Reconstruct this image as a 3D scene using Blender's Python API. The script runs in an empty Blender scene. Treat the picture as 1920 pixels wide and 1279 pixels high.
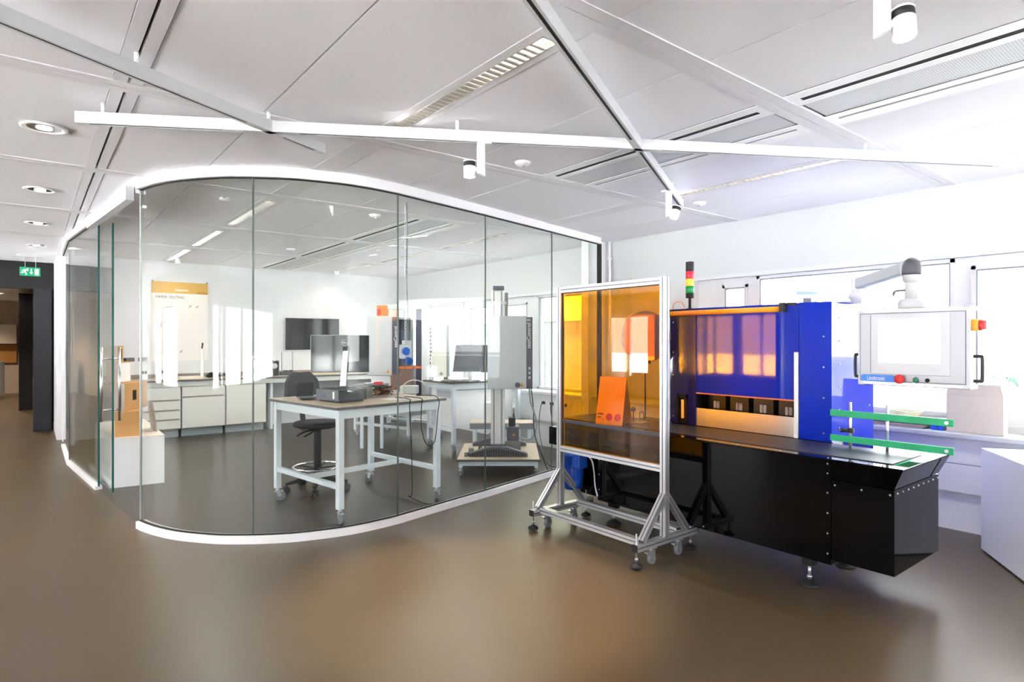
import bpy, bmesh, math, random
from mathutils import Vector, Matrix
random.seed(7)
C = bpy.context.scene.collection
SC = bpy.context.scene
PI = math.pi

# ------------------------------------------------------------------ camera, light, exposure
YAW = math.atan2(903, 1140)                 # the window wall runs along +Y, the camera looks 38 degrees towards +X
SN, CS = math.sin(YAW), math.cos(YAW)
cam = bpy.data.cameras.new('camera'); cam_o = bpy.data.objects.new('camera', cam); C.objects.link(cam_o)
cam_o.location = (0, 0, 1.45); cam_o.rotation_euler = (PI/2, 0, -YAW)
cam.sensor_width = 36; cam.lens = 36*1140/1920; cam.clip_start = .05; cam.clip_end = 200
SC.camera = cam_o
SC.view_settings.view_transform = 'Standard'; SC.view_settings.look = 'None'
SC.view_settings.gamma = 1; SC.view_settings.use_curve_mapping = False
SC.view_settings.exposure = 1.68
SC.cycles.use_denoising = True
SC.cycles.max_bounces = 12; SC.cycles.diffuse_bounces = 6; SC.cycles.glossy_bounces = 6
SC.cycles.transmission_bounces = 8; SC.cycles.transparent_max_bounces = 32
SC.cycles.sample_clamp_indirect = 40; SC.cycles.caustics_reflective = False; SC.cycles.caustics_refractive = False
W = bpy.data.worlds.new('sky'); SC.world = W; W.use_nodes = True
wn = W.node_tree
bg = wn.nodes['Background']
tc = wn.nodes.new('ShaderNodeTexCoord'); sx = wn.nodes.new('ShaderNodeSeparateXYZ'); cr = wn.nodes.new('ShaderNodeValToRGB')
cr.color_ramp.elements[0].position = .42; cr.color_ramp.elements[0].color = (.92, .92, .92, 1)
cr.color_ramp.elements[1].position = .62; cr.color_ramp.elements[1].color = (.985, .99, 1.0, 1)
ma = wn.nodes.new('ShaderNodeMath'); ma.operation = 'MULTIPLY_ADD'; ma.inputs[1].default_value = .5; ma.inputs[2].default_value = .5
wn.links.new(tc.outputs['Generated'], sx.inputs[0]); wn.links.new(sx.outputs['Z'], ma.inputs[0])
wn.links.new(ma.outputs[0], cr.inputs[0]); wn.links.new(cr.outputs[0], bg.inputs[0])
bg.inputs[1].default_value = 4.0
def area_light(name, loc, rot, sx_, sy_, power, color=(1, 1, 1), portal=False):
    l = bpy.data.lights.new(name, 'AREA'); l.shape = 'RECTANGLE'; l.size = sx_; l.size_y = sy_; l.energy = power; l.color = color
    o = bpy.data.objects.new(name, l); C.objects.link(o); o.location = loc; o.rotation_euler = rot
    if portal: l.cycles.is_portal = True
    return o
sun = bpy.data.lights.new('sun', 'SUN'); sun.energy = 40; sun.angle = .02; sun.color = (1, 1, 1)
sun_o = bpy.data.objects.new('sun', sun); C.objects.link(sun_o); sun_o.rotation_euler = Vector((.08, -.29, -.95)).to_track_quat('-Z', 'Y').to_euler()
# portals only guide the sampling of the sky through the window openings
area_light('window_portal', (5.93, 1.3, 1.45), (0, PI/2, 0), 1.4, 5.6, 1, portal=True)
area_light('window_portal', (5.93, 8.1, 1.45), (0, PI/2, 0), 1.4, 5.4, 1, portal=True)
area_light('window_portal', (-6.2, 4.0, 1.4), (0, -PI/2, 0), 1.7, 15.5, 1, portal=True)
area_light('window_portal', (4.3, -4.2, 1.32), (PI/2, 0, 0), 2.6, 2.1, 1, portal=True)

# ------------------------------------------------------------------ materials
def lin(c):
    out = []
    for v in c[:3]:
        v /= 255.0
        out.append(v/12.92 if v <= .04045 else ((v+.055)/1.055)**2.4)
    return tuple(out)+(1,)
MATS = {}
def mat(name, rgb, rough=.5, metal=0, noise=0, nscale=30, bump=0, coat=0, emit=0, spec=.5, stretch=None, emit_rgb=None):
    if name in MATS: return MATS[name]
    m = bpy.data.materials.new(name); m.use_nodes = True; n = m.node_tree; b = n.nodes['Principled BSDF']
    col = lin(rgb)
    b.inputs['Base Color'].default_value = col; b.inputs['Roughness'].default_value = rough
    b.inputs['Metallic'].default_value = metal; b.inputs['Coat Weight'].default_value = coat
    b.inputs['Coat Roughness'].default_value = .03; b.inputs['Specular IOR Level'].default_value = spec
    if emit:
        b.inputs['Emission Color'].default_value = lin(emit_rgb or rgb); b.inputs['Emission Strength'].default_value = emit
    if noise or bump:
        t = n.nodes.new('ShaderNodeTexCoord'); mp = n.nodes.new('ShaderNodeMapping'); nz = n.nodes.new('ShaderNodeTexNoise')
        nz.inputs['Scale'].default_value = nscale; nz.inputs['Detail'].default_value = 4
        if stretch: mp.inputs['Scale'].default_value = stretch
        n.links.new(t.outputs['Object'], mp.inputs[0]); n.links.new(mp.outputs[0], nz.inputs['Vector'])
        if noise:
            mx = n.nodes.new('ShaderNodeMixRGB'); mx.blend_type = 'MIX'
            mx.inputs[1].default_value = tuple(min(1, v*(1-noise)) for v in col[:3])+(1,)
            mx.inputs[2].default_value = tuple(min(1, v*(1+noise)) for v in col[:3])+(1,)
            n.links.new(nz.outputs['Fac'], mx.inputs[0]); n.links.new(mx.outputs[0], b.inputs['Base Color'])
        if bump:
            bp = n.nodes.new('ShaderNodeBump'); bp.inputs['Strength'].default_value = bump; bp.inputs['Distance'].default_value = .002
            n.links.new(nz.outputs['Fac'], bp.inputs['Height']); n.links.new(bp.outputs[0], b.inputs['Normal'])
    MATS[name] = m
    return m
def clear(name, rgb, base=.04, tint_rgb=(255, 255, 255), rough=0.0, wave=0):
    """thin clear sheet: tinted see-through plus a mirror part that grows towards grazing angles"""
    m = bpy.data.materials.new(name); m.use_nodes = True; n = m.node_tree; n.nodes.remove(n.nodes['Principled BSDF'])
    out = n.nodes['Material Output']
    tr = n.nodes.new('ShaderNodeBsdfTransparent'); tr.inputs[0].default_value = lin(rgb)
    gl = n.nodes.new('ShaderNodeBsdfGlossy'); gl.inputs['Roughness'].default_value = rough; gl.inputs[0].default_value = lin(tint_rgb)
    lw = n.nodes.new('ShaderNodeLayerWeight'); lw.inputs[0].default_value = .5
    p = n.nodes.new('ShaderNodeMath'); p.operation = 'POWER'; p.inputs[1].default_value = 5
    q = n.nodes.new('ShaderNodeMath'); q.operation = 'MULTIPLY_ADD'; q.inputs[1].default_value = 1-base; q.inputs[2].default_value = base
    mx = n.nodes.new('ShaderNodeMixShader')
    n.links.new(lw.outputs['Facing'], p.inputs[0]); n.links.new(p.outputs[0], q.inputs[0]); n.links.new(q.outputs[0], mx.inputs[0])
    n.links.new(tr.outputs[0], mx.inputs[1]); n.links.new(gl.outputs[0], mx.inputs[2]); n.links.new(mx.outputs[0], out.inputs[0])
    if wave:
        t = n.nodes.new('ShaderNodeTexCoord'); nz = n.nodes.new('ShaderNodeTexNoise'); nz.inputs['Scale'].default_value = 2.2; nz.inputs['Detail'].default_value = 0
        bp = n.nodes.new('ShaderNodeBump'); bp.inputs['Strength'].default_value = wave; bp.inputs['Distance'].default_value = .01
        n.links.new(t.outputs['Object'], nz.inputs['Vector']); n.links.new(nz.outputs['Fac'], bp.inputs['Height']); n.links.new(bp.outputs[0], gl.inputs['Normal'])
    MATS[name] = m
    return m
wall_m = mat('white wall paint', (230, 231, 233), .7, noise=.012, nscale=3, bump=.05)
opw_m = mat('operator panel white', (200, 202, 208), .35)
wallr_m = mat('white wall paint toned down', (194, 197, 198), .7, noise=.012, nscale=3, bump=.05)  # white wall darkened in colour to offset the strong window light on it
track_m = mat('white track enamel', (212, 214, 217), .4)
ceil_m = mat('ceiling panel', (236, 236, 240), .85, noise=.02, nscale=220, bump=.1)
band_m = mat('ceiling band', (226, 225, 228), .55)
bandw_m = mat('white enamel band', (240, 241, 241), .4)
dark_m = mat('dark gap', (24, 24, 26), .8)
white_m = mat('white powder coat', (240, 241, 243), .35)
rail_m = mat('partition rail white', (240, 240, 243), .35)
frame_m = mat('window frame white', (202, 205, 208), .35)
alu_m = mat('anodised aluminium', (214, 214, 218), .32, .75)
groove_m = mat('aluminium groove', (120, 124, 132), .4, .6)
steel_m = mat('brushed stainless steel', (205, 205, 205), .25, 1, bump=.05, nscale=60, stretch=(1, 1, 20))
chrome_m = mat('chrome', (225, 226, 230), .08, 1)
zinc_m = mat('zinc plated steel', (200, 204, 210), .28, .85)
black_m = mat('black gloss panel', (4, 4, 6), .05, spec=.2)
blackp_m = mat('black plastic', (22, 22, 24), .45)
rubber_m = mat('black rubber', (26, 26, 28), .6)
grub_m = mat('grey wheel rubber', (128, 132, 140), .5)
belt_m = mat('dark conveyor belt', (42, 40, 40), .42, bump=.05, nscale=150)
blue_m = mat('blue gloss acrylic', (8, 40, 178), .035, spec=.5, bump=.03, nscale=2.5)
bluep_m = mat('blue gloss panel', (6, 44, 186), .06, spec=.5)
dblue_m = mat('dark blue gloss panel', (36, 30, 104), .06, spec=.5, bump=.04, nscale=6)
motor_m = mat('blue motor enamel', (12, 74, 176), .35)
green_m = mat('green guide plastic', (14, 178, 116), .42)
amber_m = mat('amber plastic bar', (240, 160, 28), .35)
red_m = mat('red plastic', (208, 42, 48), .35)
yel_m = mat('yellow plastic', (242, 176, 40), .4)
gbtn_m = mat('green button plastic', (16, 128, 90), .35)
worktop_m = mat('beige laminate worktop', (206, 186, 160), .3, noise=.03, nscale=40)
edge_m = mat('grey worktop edge', (92, 92, 96), .5)
tframe_m = mat('pale blue grey frame', (222, 230, 236), .35)
cab_m = mat('cream white cabinet', (232, 229, 222), .4)
grey_m = mat('light grey enamel', (196, 198, 202), .4)
mgrey_m = mat('mid grey enamel', (128, 130, 136), .45)
dgrey_m = mat('dark grey enamel', (84, 84, 92), .45)
cream_m = mat('cream enamel', (226, 226, 208), .45)
brown_m = mat('brown enamel', (140, 108, 96), .45)
orange_m = mat('orange stripe', (238, 120, 40), .5)
navy_m = mat('navy grey enamel', (60, 62, 84), .4)
card_m = mat('brown cardboard', (206, 158, 100), .8, noise=.05, nscale=14, bump=.05)
cardp_m = mat('pale cardboard', (206, 194, 182), .8, noise=.03, nscale=14)
cardg_m = mat('grey board', (172, 160, 152), .8, noise=.05, nscale=20)
paper_m = mat('white paper', (244, 242, 240), .7)
ink_m = mat('dark print', (96, 84, 76), .7)
gold_m = mat('golden poster band', (224, 180, 96), .6)
screen_m = mat('black glass screen', (16, 19, 22), .06, spec=.3)
cloth_m = mat('black cloth', (20, 32, 28), .9, bump=.3, nscale=80)
bag_m = mat('olive grey bag fabric', (112, 110, 96), .8, noise=.15, nscale=20, bump=.2)
wood_m = mat('pale shelf edge', (196, 180, 168), .5, noise=.08, nscale=8)
oak_m = mat('golden oak worktop', (198, 142, 74), .45, noise=.08, nscale=9)
dwall_m = mat('black wall cladding', (38, 36, 43), .6, noise=.08, nscale=40, bump=.1)
dshelf_m = mat('black shelf board', (16, 16, 19), .5)
taupe_m = mat('taupe cupboard front', (150, 130, 122), .4)
beige_m = mat('beige wall', (206, 190, 172), .6)
exit_m = mat('exit sign green', (0, 140, 92), .4, emit=.25)
exitw_m = mat('exit sign white', (240, 248, 244), .5, emit=.5)
lamp_m = mat('lit lamp', (255, 250, 240), .5, emit=14)
lamp2_m = mat('lit tube', (255, 252, 246), .5, emit=7)
lampw_m = mat('dim tube', (255, 250, 244), .5, emit=2.5)
panelscreen_m = mat('lit operator screen', (235, 239, 246), .12, emit=.2, emit_rgb=(236, 242, 252))
leaf_m = mat('green plant leaf', (86, 128, 108), .5, noise=.2, nscale=8)
facade_m = mat('pale facade panel', (112, 119, 115), .6, noise=.02, nscale=2)
facadec_m = mat('cream facade', (160, 156, 134), .6)
terrace_m = mat('grey terrace paving', (66, 66, 68), .8, noise=.06, nscale=8)
gravel_m = mat('pale paving', (244, 243, 242), .8, noise=.08, nscale=12)
mirror_m = mat('silver reflector', (228, 226, 222), .12, .9)
sock_m = mat('grey socket plate', (122, 120, 122), .5)
glass_m = clear('partition glass', (252, 254, 253), .019, wave=.05)
wglass_m = clear('window glass', (250, 252, 252), .04)
gedge_m = mat('green glass edge', (30, 92, 84), .15)
gjoint_m = mat('glass joint', (112, 124, 120), .3)
acryl_m = clear('orange acrylic', (255, 205, 56), .035)
disc_m = clear('tinted disc', (96, 74, 96), .08)
tube_m = clear('clear tube', (225, 228, 235), .15)

# floor: poured resin, satin, with faint cloudy wear
def floor_mat(name, c0, c1):
    m = bpy.data.materials.new(name); m.use_nodes = True; n = m.node_tree; b = n.nodes['Principled BSDF']
    t = n.nodes.new('ShaderNodeTexCoord')
    a = n.nodes.new('ShaderNodeTexNoise'); a.inputs['Scale'].default_value = .8; a.inputs['Detail'].default_value = 3
    c = n.nodes.new('ShaderNodeTexNoise'); c.inputs['Scale'].default_value = 260; c.inputs['Detail'].default_value = 2
    r = n.nodes.new('ShaderNodeValToRGB')
    r.color_ramp.elements[0].position = .15; r.color_ramp.elements[0].color = lin(c0)
    r.color_ramp.elements[1].position = .85; r.color_ramp.elements[1].color = lin(c1)
    q = n.nodes.new('ShaderNodeMath'); q.operation = 'MULTIPLY_ADD'; q.inputs[1].default_value = .05; q.inputs[2].default_value = .32
    bp = n.nodes.new('ShaderNodeBump'); bp.inputs['Strength'].default_value = .06; bp.inputs['Distance'].default_value = .001
    for x in (a, c): n.links.new(t.outputs['Object'], x.inputs['Vector'])
    n.links.new(a.outputs['Fac'], r.inputs[0]); n.links.new(r.outputs[0], b.inputs['Base Color'])
    n.links.new(a.outputs['Fac'], q.inputs[0]); n.links.new(q.outputs[0], b.inputs['Roughness'])
    n.links.new(c.outputs['Fac'], bp.inputs['Height']); n.links.new(bp.outputs[0], b.inputs['Normal'])
    b.inputs['Coat Weight'].default_value = .08; b.inputs['Specular IOR Level'].default_value = .42; b.inputs['Coat Roughness'].default_value = .34
    return m
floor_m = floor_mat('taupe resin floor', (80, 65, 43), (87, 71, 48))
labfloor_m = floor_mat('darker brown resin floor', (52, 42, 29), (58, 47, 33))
def perforated_mat():
    m = bpy.data.materials.new('perforated metal'); m.use_nodes = True; n = m.node_tree; b = n.nodes['Principled BSDF']
    t = n.nodes.new('ShaderNodeTexCoord'); v = n.nodes.new('ShaderNodeTexVoronoi'); v.inputs['Scale'].default_value = 90; v.inputs['Randomness'].default_value = 0
    r = n.nodes.new('ShaderNodeValToRGB'); r.color_ramp.elements[0].position = .2; r.color_ramp.elements[0].color = lin((108, 112, 116))
    r.color_ramp.elements[1].position = .34; r.color_ramp.elements[1].color = lin((218, 220, 222))
    n.links.new(t.outputs['Object'], v.inputs['Vector']); n.links.new(v.outputs['Distance'], r.inputs[0]); n.links.new(r.outputs[0], b.inputs['Base Color'])
    b.inputs['Roughness'].default_value = .5
    return m
perf_m = perforated_mat()

# ------------------------------------------------------------------ mesh helpers
ROOTM = {}
class MB:
    def __init__(s): s.b = bmesh.new(); s.i = 0
    def _tag(s, n0):
        s.b.faces.ensure_lookup_table()
        for f in s.b.faces[n0:]: f.material_index = s.i
    def box(s, x0, x1, y0, y1, z0, z1):
        n0 = len(s.b.faces)
        v = [s.b.verts.new(p) for p in ((x0, y0, z0), (x1, y0, z0), (x1, y1, z0), (x0, y1, z0), (x0, y0, z1), (x1, y0, z1), (x1, y1, z1), (x0, y1, z1))]
        for q in ((0, 3, 2, 1), (4, 5, 6, 7), (0, 1, 5, 4), (1, 2, 6, 5), (2, 3, 7, 6), (3, 0, 4, 7)): s.b.faces.new([v[k] for k in q])
        s._tag(n0); return s
    def loft(s, a, b_):
        """solid between two matching outlines"""
        n0 = len(s.b.faces)
        va = [s.b.verts.new(p) for p in a]; vb = [s.b.verts.new(p) for p in b_]; n = len(a)
        s.b.faces.new(va[::-1]); s.b.faces.new(vb)
        for k in range(n): s.b.faces.new((va[k], va[(k+1) % n], vb[(k+1) % n], vb[k]))
        s._tag(n0); return s
    def prism(s, poly, z0, z1):
        return s.loft([(p[0], p[1], z0) for p in poly], [(p[0], p[1], z1) for p in poly])
    def bar(s, p0, p1, w, h, up=(0, 0, 1)):
        p0, p1 = Vector(p0), Vector(p1); d = (p1-p0).normalized(); u = Vector(up)
        if abs(d.dot(u)) > .99: u = Vector((1, 0, 0))
        r = d.cross(u).normalized(); u = r.cross(d)
        q = [(-w/2, -h/2), (w/2, -h/2), (w/2, h/2), (-w/2, h/2)]
        return s.loft([p0+r*a+u*b for a, b in q], [p1+r*a+u*b for a, b in q])
    def cyl(s, p0, p1, r, r2=None, seg=24):
        p0, p1 = Vector(p0), Vector(p1); d = (p1-p0).normalized(); u = Vector((0, 0, 1)) if abs(d.z) < .9 else Vector((1, 0, 0))
        a = d.cross(u).normalized(); b = d.cross(a).normalized(); r2 = r if r2 is None else r2
        ang = [2*PI*k/seg for k in range(seg)]
        n0 = len(s.b.faces)
        s.loft([p0+(a*math.cos(t)+b*math.sin(t))*r for t in ang], [p1+(a*math.cos(t)+b*math.sin(t))*max(r2, 1e-4) for t in ang])
        s.b.faces.ensure_lookup_table()
        for f in s.b.faces[n0+2:]: f.smooth = True
        return s
    def lathe(s, prof, c=(0, 0, 0), seg=28, axis='z'):
        """profile (radius, height) turned round an axis through c"""
        n0 = len(s.b.faces); rings = []
        for r, h in prof:
            ring = []
            for k in range(seg):
                t = 2*PI*k/seg; x, y = r*math.cos(t), r*math.sin(t)
                p = {'z': (x, y, h), 'x': (h, x, y), 'y': (x, h, y)}[axis]
                ring.append(s.b.verts.new((c[0]+p[0], c[1]+p[1], c[2]+p[2])))
            rings.append(ring)
        for A, B in zip(rings, rings[1:]):
            for k in range(seg):
                f = s.b.faces.new((A[k], A[(k+1) % seg], B[(k+1) % seg], B[k])); f.smooth = True
        for ring in (rings[0], rings[-1]): s.b.faces.new(ring)
        s._tag(n0); return s
    def tube(s, pts, r, seg=8, closed=False):
        n0 = len(s.b.faces); pts = [Vector(p) for p in pts]; rings = []; n = len(pts); prev = None
        for k, p in enumerate(pts):
            if closed: d = pts[(k+1) % n]-pts[k-1]
            else: d = pts[min(k+1, n-1)]-pts[max(k-1, 0)]
            d.normalize()
            if prev is None:
                u = Vector((0, 0, 1)) if abs(d.z) < .9 else Vector((1, 0, 0)); a = d.cross(u).normalized()
            else: a = (prev-d*prev.dot(d)).normalized()
            prev = a; b = d.cross(a)
            rings.append([s.b.verts.new(p+(a*math.cos(2*PI*j/seg)+b*math.sin(2*PI*j/seg))*r) for j in range(seg)])
        for A, B in zip(rings, rings[1:]+(rings[:1] if closed else [])):
            for j in range(seg):
                f = s.b.faces.new((A[j], A[(j+1) % seg], B[(j+1) % seg], B[j])); f.smooth = True
        if not closed: s.b.faces.new(rings[0][::-1]); s.b.faces.new(rings[-1])
        s._tag(n0); return s
    def ball(s, c, r, seg=16, sq=(1, 1, 1)):
        n0 = len(s.b.faces)
        m = Matrix.Translation(c) @ Matrix.Diagonal((r*sq[0], r*sq[1], r*sq[2], 1))
        bmesh.ops.create_uvsphere(s.b, u_segments=seg, v_segments=max(6, seg//2), radius=1, matrix=m)
        s._tag(n0); s.b.faces.ensure_lookup_table()
        for f in s.b.faces[n0:]: f.smooth = True
        return s
    def extrusion(s, p0, p1, w=.045, sl=.009, dp=.008, up=(0, 0, 1)):
        """slotted aluminium profile, one groove on each side"""
        p0, p1 = Vector(p0), Vector(p1); d = (p1-p0).normalized(); u = Vector(up)
        if abs(d.dot(u)) > .99: u = Vector((1, 0, 0))
        r = d.cross(u).normalized(); u = r.cross(d); h = w/2; g = sl/2
        side = [(-h, -h), (-g, -h), (-g, -h+dp), (g, -h+dp), (g, -h)]
        poly = []
        for k in range(4):
            c_, s_ = math.cos(k*PI/2), math.sin(k*PI/2)
            poly += [(x*c_-y*s_, x*s_+y*c_) for x, y in side]
        return s.loft([p0+r*a+u*b for a, b in poly], [p1+r*a+u*b for a, b in poly])
    def build(s, name, m, parent=None, local=False, bevel=0):
        me = bpy.data.meshes.new(name); bmesh.ops.recalc_face_normals(s.b, faces=s.b.faces[:]); s.b.to_mesh(me); s.b.free()
        for x in (m if isinstance(m, (list, tuple)) else [m]): me.materials.append(x)
        o = bpy.data.objects.new(name, me); C.objects.link(o)
        if parent is not None:
            o.parent = parent; ROOTM[o] = ROOTM[parent]
            if not local: me.transform(ROOTM[parent].inverted())
        else: ROOTM[o] = Matrix()
        if bevel:
            b = o.modifiers.new('edge', 'BEVEL'); b.width = bevel; b.segments = 2; b.limit_method = 'ANGLE'; b.angle_limit = .7
        return o
def tag(o, label, cat, group=None, kind=None):
    if label: o['label'] = label
    if cat: o['category'] = cat
    if group: o['group'] = group
    if kind: o['kind'] = kind
    return o
def thing(name, label, cat, loc, rz=0, group=None):
    o = bpy.data.objects.new(name, None); C.objects.link(o); o.location = loc; o.rotation_euler = (0, 0, rz); o.empty_display_size = .1
    ROOTM[o] = Matrix.Translation(loc) @ Matrix.Rotation(rz, 4, 'Z')
    return tag(o, label, cat, group)
def struct(mb, name, m, parent=None, **k):
    o = mb.build(name, m, parent, **k)
    if parent is None: o['kind'] = 'structure'
    return o
def dup(root, loc, rz=0, label=None, group=None):
    r = root.copy(); C.objects.link(r); r.location = loc; r.rotation_euler = (0, 0, rz)
    ROOTM[r] = Matrix.Translation(loc) @ Matrix.Rotation(rz, 4, 'Z')
    if label: r['label'] = label
    if group: r['group'] = group
    for ch in list(root.children):
        c = ch.copy(); C.objects.link(c); c.parent = r; ROOTM[c] = ROOTM[r]
        for g in list(ch.children):
            d = g.copy(); C.objects.link(d); d.parent = c; ROOTM[d] = ROOTM[r]
    return r
def text(name, body, size, org, right, up, m, parent, align='LEFT', bold=0, ext=.0006, wide=1):
    """lettering lying in the plane of right and up, origin in world space"""
    cu = bpy.data.curves.new(name, 'FONT'); cu.body = body; cu.size = size; cu.extrude = ext; cu.align_x = align; cu.offset = bold
    t = bpy.data.objects.new(name, cu); C.objects.link(t)
    dg = bpy.context.evaluated_depsgraph_get(); me = bpy.data.meshes.new_from_object(t.evaluated_get(dg))
    bpy.data.objects.remove(t); bpy.data.curves.remove(cu)
    r, u = Vector(right).normalized(), Vector(up).normalized(); f = r.cross(u)
    r = r*wide
    M = Matrix(((r.x, u.x, f.x, org[0]), (r.y, u.y, f.y, org[1]), (r.z, u.z, f.z, org[2]), (0, 0, 0, 1)))
    me.transform(ROOTM[parent].inverted() @ M); me.materials.clear(); me.materials.append(m); me.name = name
    o = bpy.data.objects.new(name, me); C.objects.link(o); o.parent = parent; ROOTM[o] = ROOTM[parent]
    return o
def view(D, R, z=0):
    """point at distance D ahead of and R to the right of the photographer"""
    return (D*SN+R*CS, D*CS-R*SN, z)
def curve(pts, n=8):
    """smooth path through points"""
    P = [Vector(p) for p in pts]; out = []
    for k in range(len(P)-1):
        a, b, c, d = P[max(k-1, 0)], P[k], P[k+1], P[min(k+2, len(P)-1)]
        for j in range(n):
            t = j/n
            out.append(.5*((2*b)+(c-a)*t+(2*a-5*b+4*c-d)*t*t+(3*b-a-3*c+d)*t**3))
    return out+[P[-1]]

# ------------------------------------------------------------------ the room
CZ = 2.70; XW = 5.75; YB = 10.9; XL = -6.0; YF = -4.0
struct(MB().box(XL-.2, 5.6, YF-.2, 24, -.1, 0), 'floor', floor_m)
# ceiling: panels with open joints under a dark void, rails across
cl = MB()
rails_y = [-3.85, -2.03, -.19, 1.65, 3.52, 5.37, 7.22, 9.05]
cells = [(XL, -4.6), (-4.6, -3.2), (-3.2, -1.8), (-1.8, -.62), (-.62, .31), (.43, 1.0), (1.0, 1.60), (1.78, 2.38), (2.38, 3.02), (3.66, 4.26), (4.46, 5.10), (5.10, XW)]
g = .004
ys = [YF]+rails_y+[12.3]
for a, b in zip(ys, ys[1:]):
    for x0, x1 in cells:
        cl.i = 0; cl.box(x0+g, x1-g, a+.065, b-.065, CZ, CZ+.02)
    cl.i = 1
    for x0, x1 in ((.31, .365), (.377, .43)): cl.box(x0, x1, a+.07, b-.07, CZ-.004, CZ+.02)
for y in rails_y:
    cl.i = 1
    cl.box(XL, XW, y-.066, y-.003, CZ-.006, CZ+.02); cl.box(XL, XW, y+.003, y+.066, CZ-.006, CZ+.02)
cl.i = 2; cl.box(XL, XW, YF, 12.38, CZ+.10, CZ+.12)
cl.i = 3; cl.box(XL-.2, XW+.25, YF-.2, 12.7, CZ+.16, CZ+.3)
ceiling = struct(cl, 'ceiling', [ceil_m, band_m, dark_m, wall_m])

# fittings set in the ceiling strips between the rails
def strip(x0, x1, y0, y1, m=None): struct(MB().box(x0, x1, y0, y1, CZ-.002, CZ+.02), 'trim_1', m or band_m)
def luminaire(x0, x1, y0, y1, lit, label, sw):
    """louvred strip light between two rails; the strip beside and beyond it is part of its tray"""
    L = thing('louvre_light', label, 'ceiling light', ((x0+x1)/2, (y0+y1)/2, CZ), 0, 'louvred strip lights in the ceiling')
    b = MB(); xa, xb = (x0+x1)/2-sw/2, (x0+x1)/2+sw/2
    b.box(x0, xa, y0, y1, CZ-.002, CZ+.02).box(xb, x1, y0, y1, CZ-.002, CZ+.02)
    ya, yb = y0+.16, y1-.16
    b.box(xa, xb, y0, ya, CZ-.002, CZ+.02).box(xa, xb, yb, y1, CZ-.002, CZ+.02)
    b.build('tray', band_m, L)
    b = MB()
    b.box(xa, xa+.003, ya, yb, CZ-.004, CZ+.07).box(xb-.003, xb, ya, yb, CZ-.004, CZ+.07).box(xa, xb, ya, yb, CZ+.07, CZ+.074)
    b.box(xa, xb, ya, ya+.003, CZ-.004, CZ+.07).box(xa, xb, yb-.003, yb, CZ-.004, CZ+.07)
    b.build('reflector', mirror_m, L)
    n = int((yb-ya)/.045); b = MB()
    for k in range(1, n):
        y = ya+(yb-ya)*k/n
        b.loft([(xa+.003, y-.004, CZ+.03), (xb-.003, y-.004, CZ+.03), (xb-.003, y+.004, CZ+.03), (xa+.003, y+.004, CZ+.03)],
               [(xa+.003, y-.0005, CZ-.002), (xb-.003, y-.0005, CZ-.002), (xb-.003, y+.0005, CZ-.002), (xa+.003, y+.0005, CZ-.002)])
    b.build('louvre', mirror_m, L)
    MB().cyl(((xa+xb)/2, ya+.02, CZ+.05), ((xa+xb)/2, yb-.02, CZ+.05), .012, seg=10).build('lamp_tube', lamp2_m if lit else lampw_m, L)
    l = bpy.data.lights.new('louvre_lamp', 'AREA'); l.shape = 'RECTANGLE'; l.size = sw*.8; l.size_y = (yb-ya)*.95; l.energy = (6.5 if 5 < y0 < 9 else 3.5 if y0 < 3 else .6) if lit else 1.5; l.color = (1, .97, .92)
    lo = bpy.data.objects.new('louvre_lamp', l); C.objects.link(lo); lo.location = ((xa+xb)/2, (ya+yb)/2, CZ-.006)
    return L
rails = [YF-.1]+rails_y+[YB]
for k, (a, b) in enumerate(zip(rails, rails[1:])):
    a += .066; b -= .066
    if b < 0: strip(1.60, 1.78, a, b); strip(3.02, 3.66, a, b); strip(4.26, 4.46, a, b); continue
    lab = b > 5.4
    if 3.5 < a < 5.3: strip(1.60, 1.78, a, b); strip(4.26, 4.46, a, b)
    else:
        luminaire(1.60, 1.78, a, b, lab, {3: 'narrow louvred strip light cut off by the top edge above the diagonal track', 4: 'long louvred strip light, unlit looking, running up to the diagonal track', 6: 'lit louvred strip light seen through the curved glass, nearer one', 7: 'lit louvred strip light seen through the curved glass, second one', 8: 'lit louvred strip light over the poster wall of the glass room'}[k], .085)
        luminaire(4.26, 4.46, a, b, True, {3: 'bright louvred strip light right of the track end near the window wall', 4: 'bright louvred strip light above the signal tower', 6: 'lit strip light above the grey test column in the glass room', 7: 'lit strip light over the hanging chain in the glass room', 8: 'short looking lit strip light farthest along the window wall'}[k], .06)
    if 3.5 < a < 5.3: strip(3.02, 3.66, a, b, ceil_m)
    else:
        V = thing('air_grille', {3: 'long perforated air grille with black slot at the upper right', 4: 'perforated air grille with black slot behind the crossing tracks', 6: 'air grille with black slot just inside the straight glass', 7: 'air grille with black slot in the middle of the glass room', 8: 'air grille with black slot near the back wall of the glass room'}[k], 'air vent', (3.34, (a+b)/2, CZ), 0, 'perforated air grilles in the ceiling')
        f = MB()
        for x0, x1 in ((3.02, 3.10), (3.145, 3.20), (3.47, 3.53), (3.56, 3.66)): f.box(x0, x1, a, b, CZ-.004, CZ-.001)
        f.box(3.10, 3.145, a, a+.05, CZ-.004, CZ-.001).box(3.10, 3.145, b-.05, b, CZ-.004, CZ-.001)
        f.box(3.53, 3.56, a, a+.05, CZ-.004, CZ-.001).box(3.53, 3.56, b-.05, b, CZ-.004, CZ-.001)
        f.build('frame', bandw_m, V)
        MB().box(3.20, 3.47, a+.02, b-.02, CZ+.002, CZ+.012).build('perforated_plate', perf_m, V)
        MB().box(3.08, 3.165, a+.04, b-.04, CZ, CZ+.006).build('black_slot', dark_m, V)
        MB().box(3.52, 3.57, a+.04, b-.04, CZ, CZ+.006).build('grey_slot', mgrey_m, V)
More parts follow.
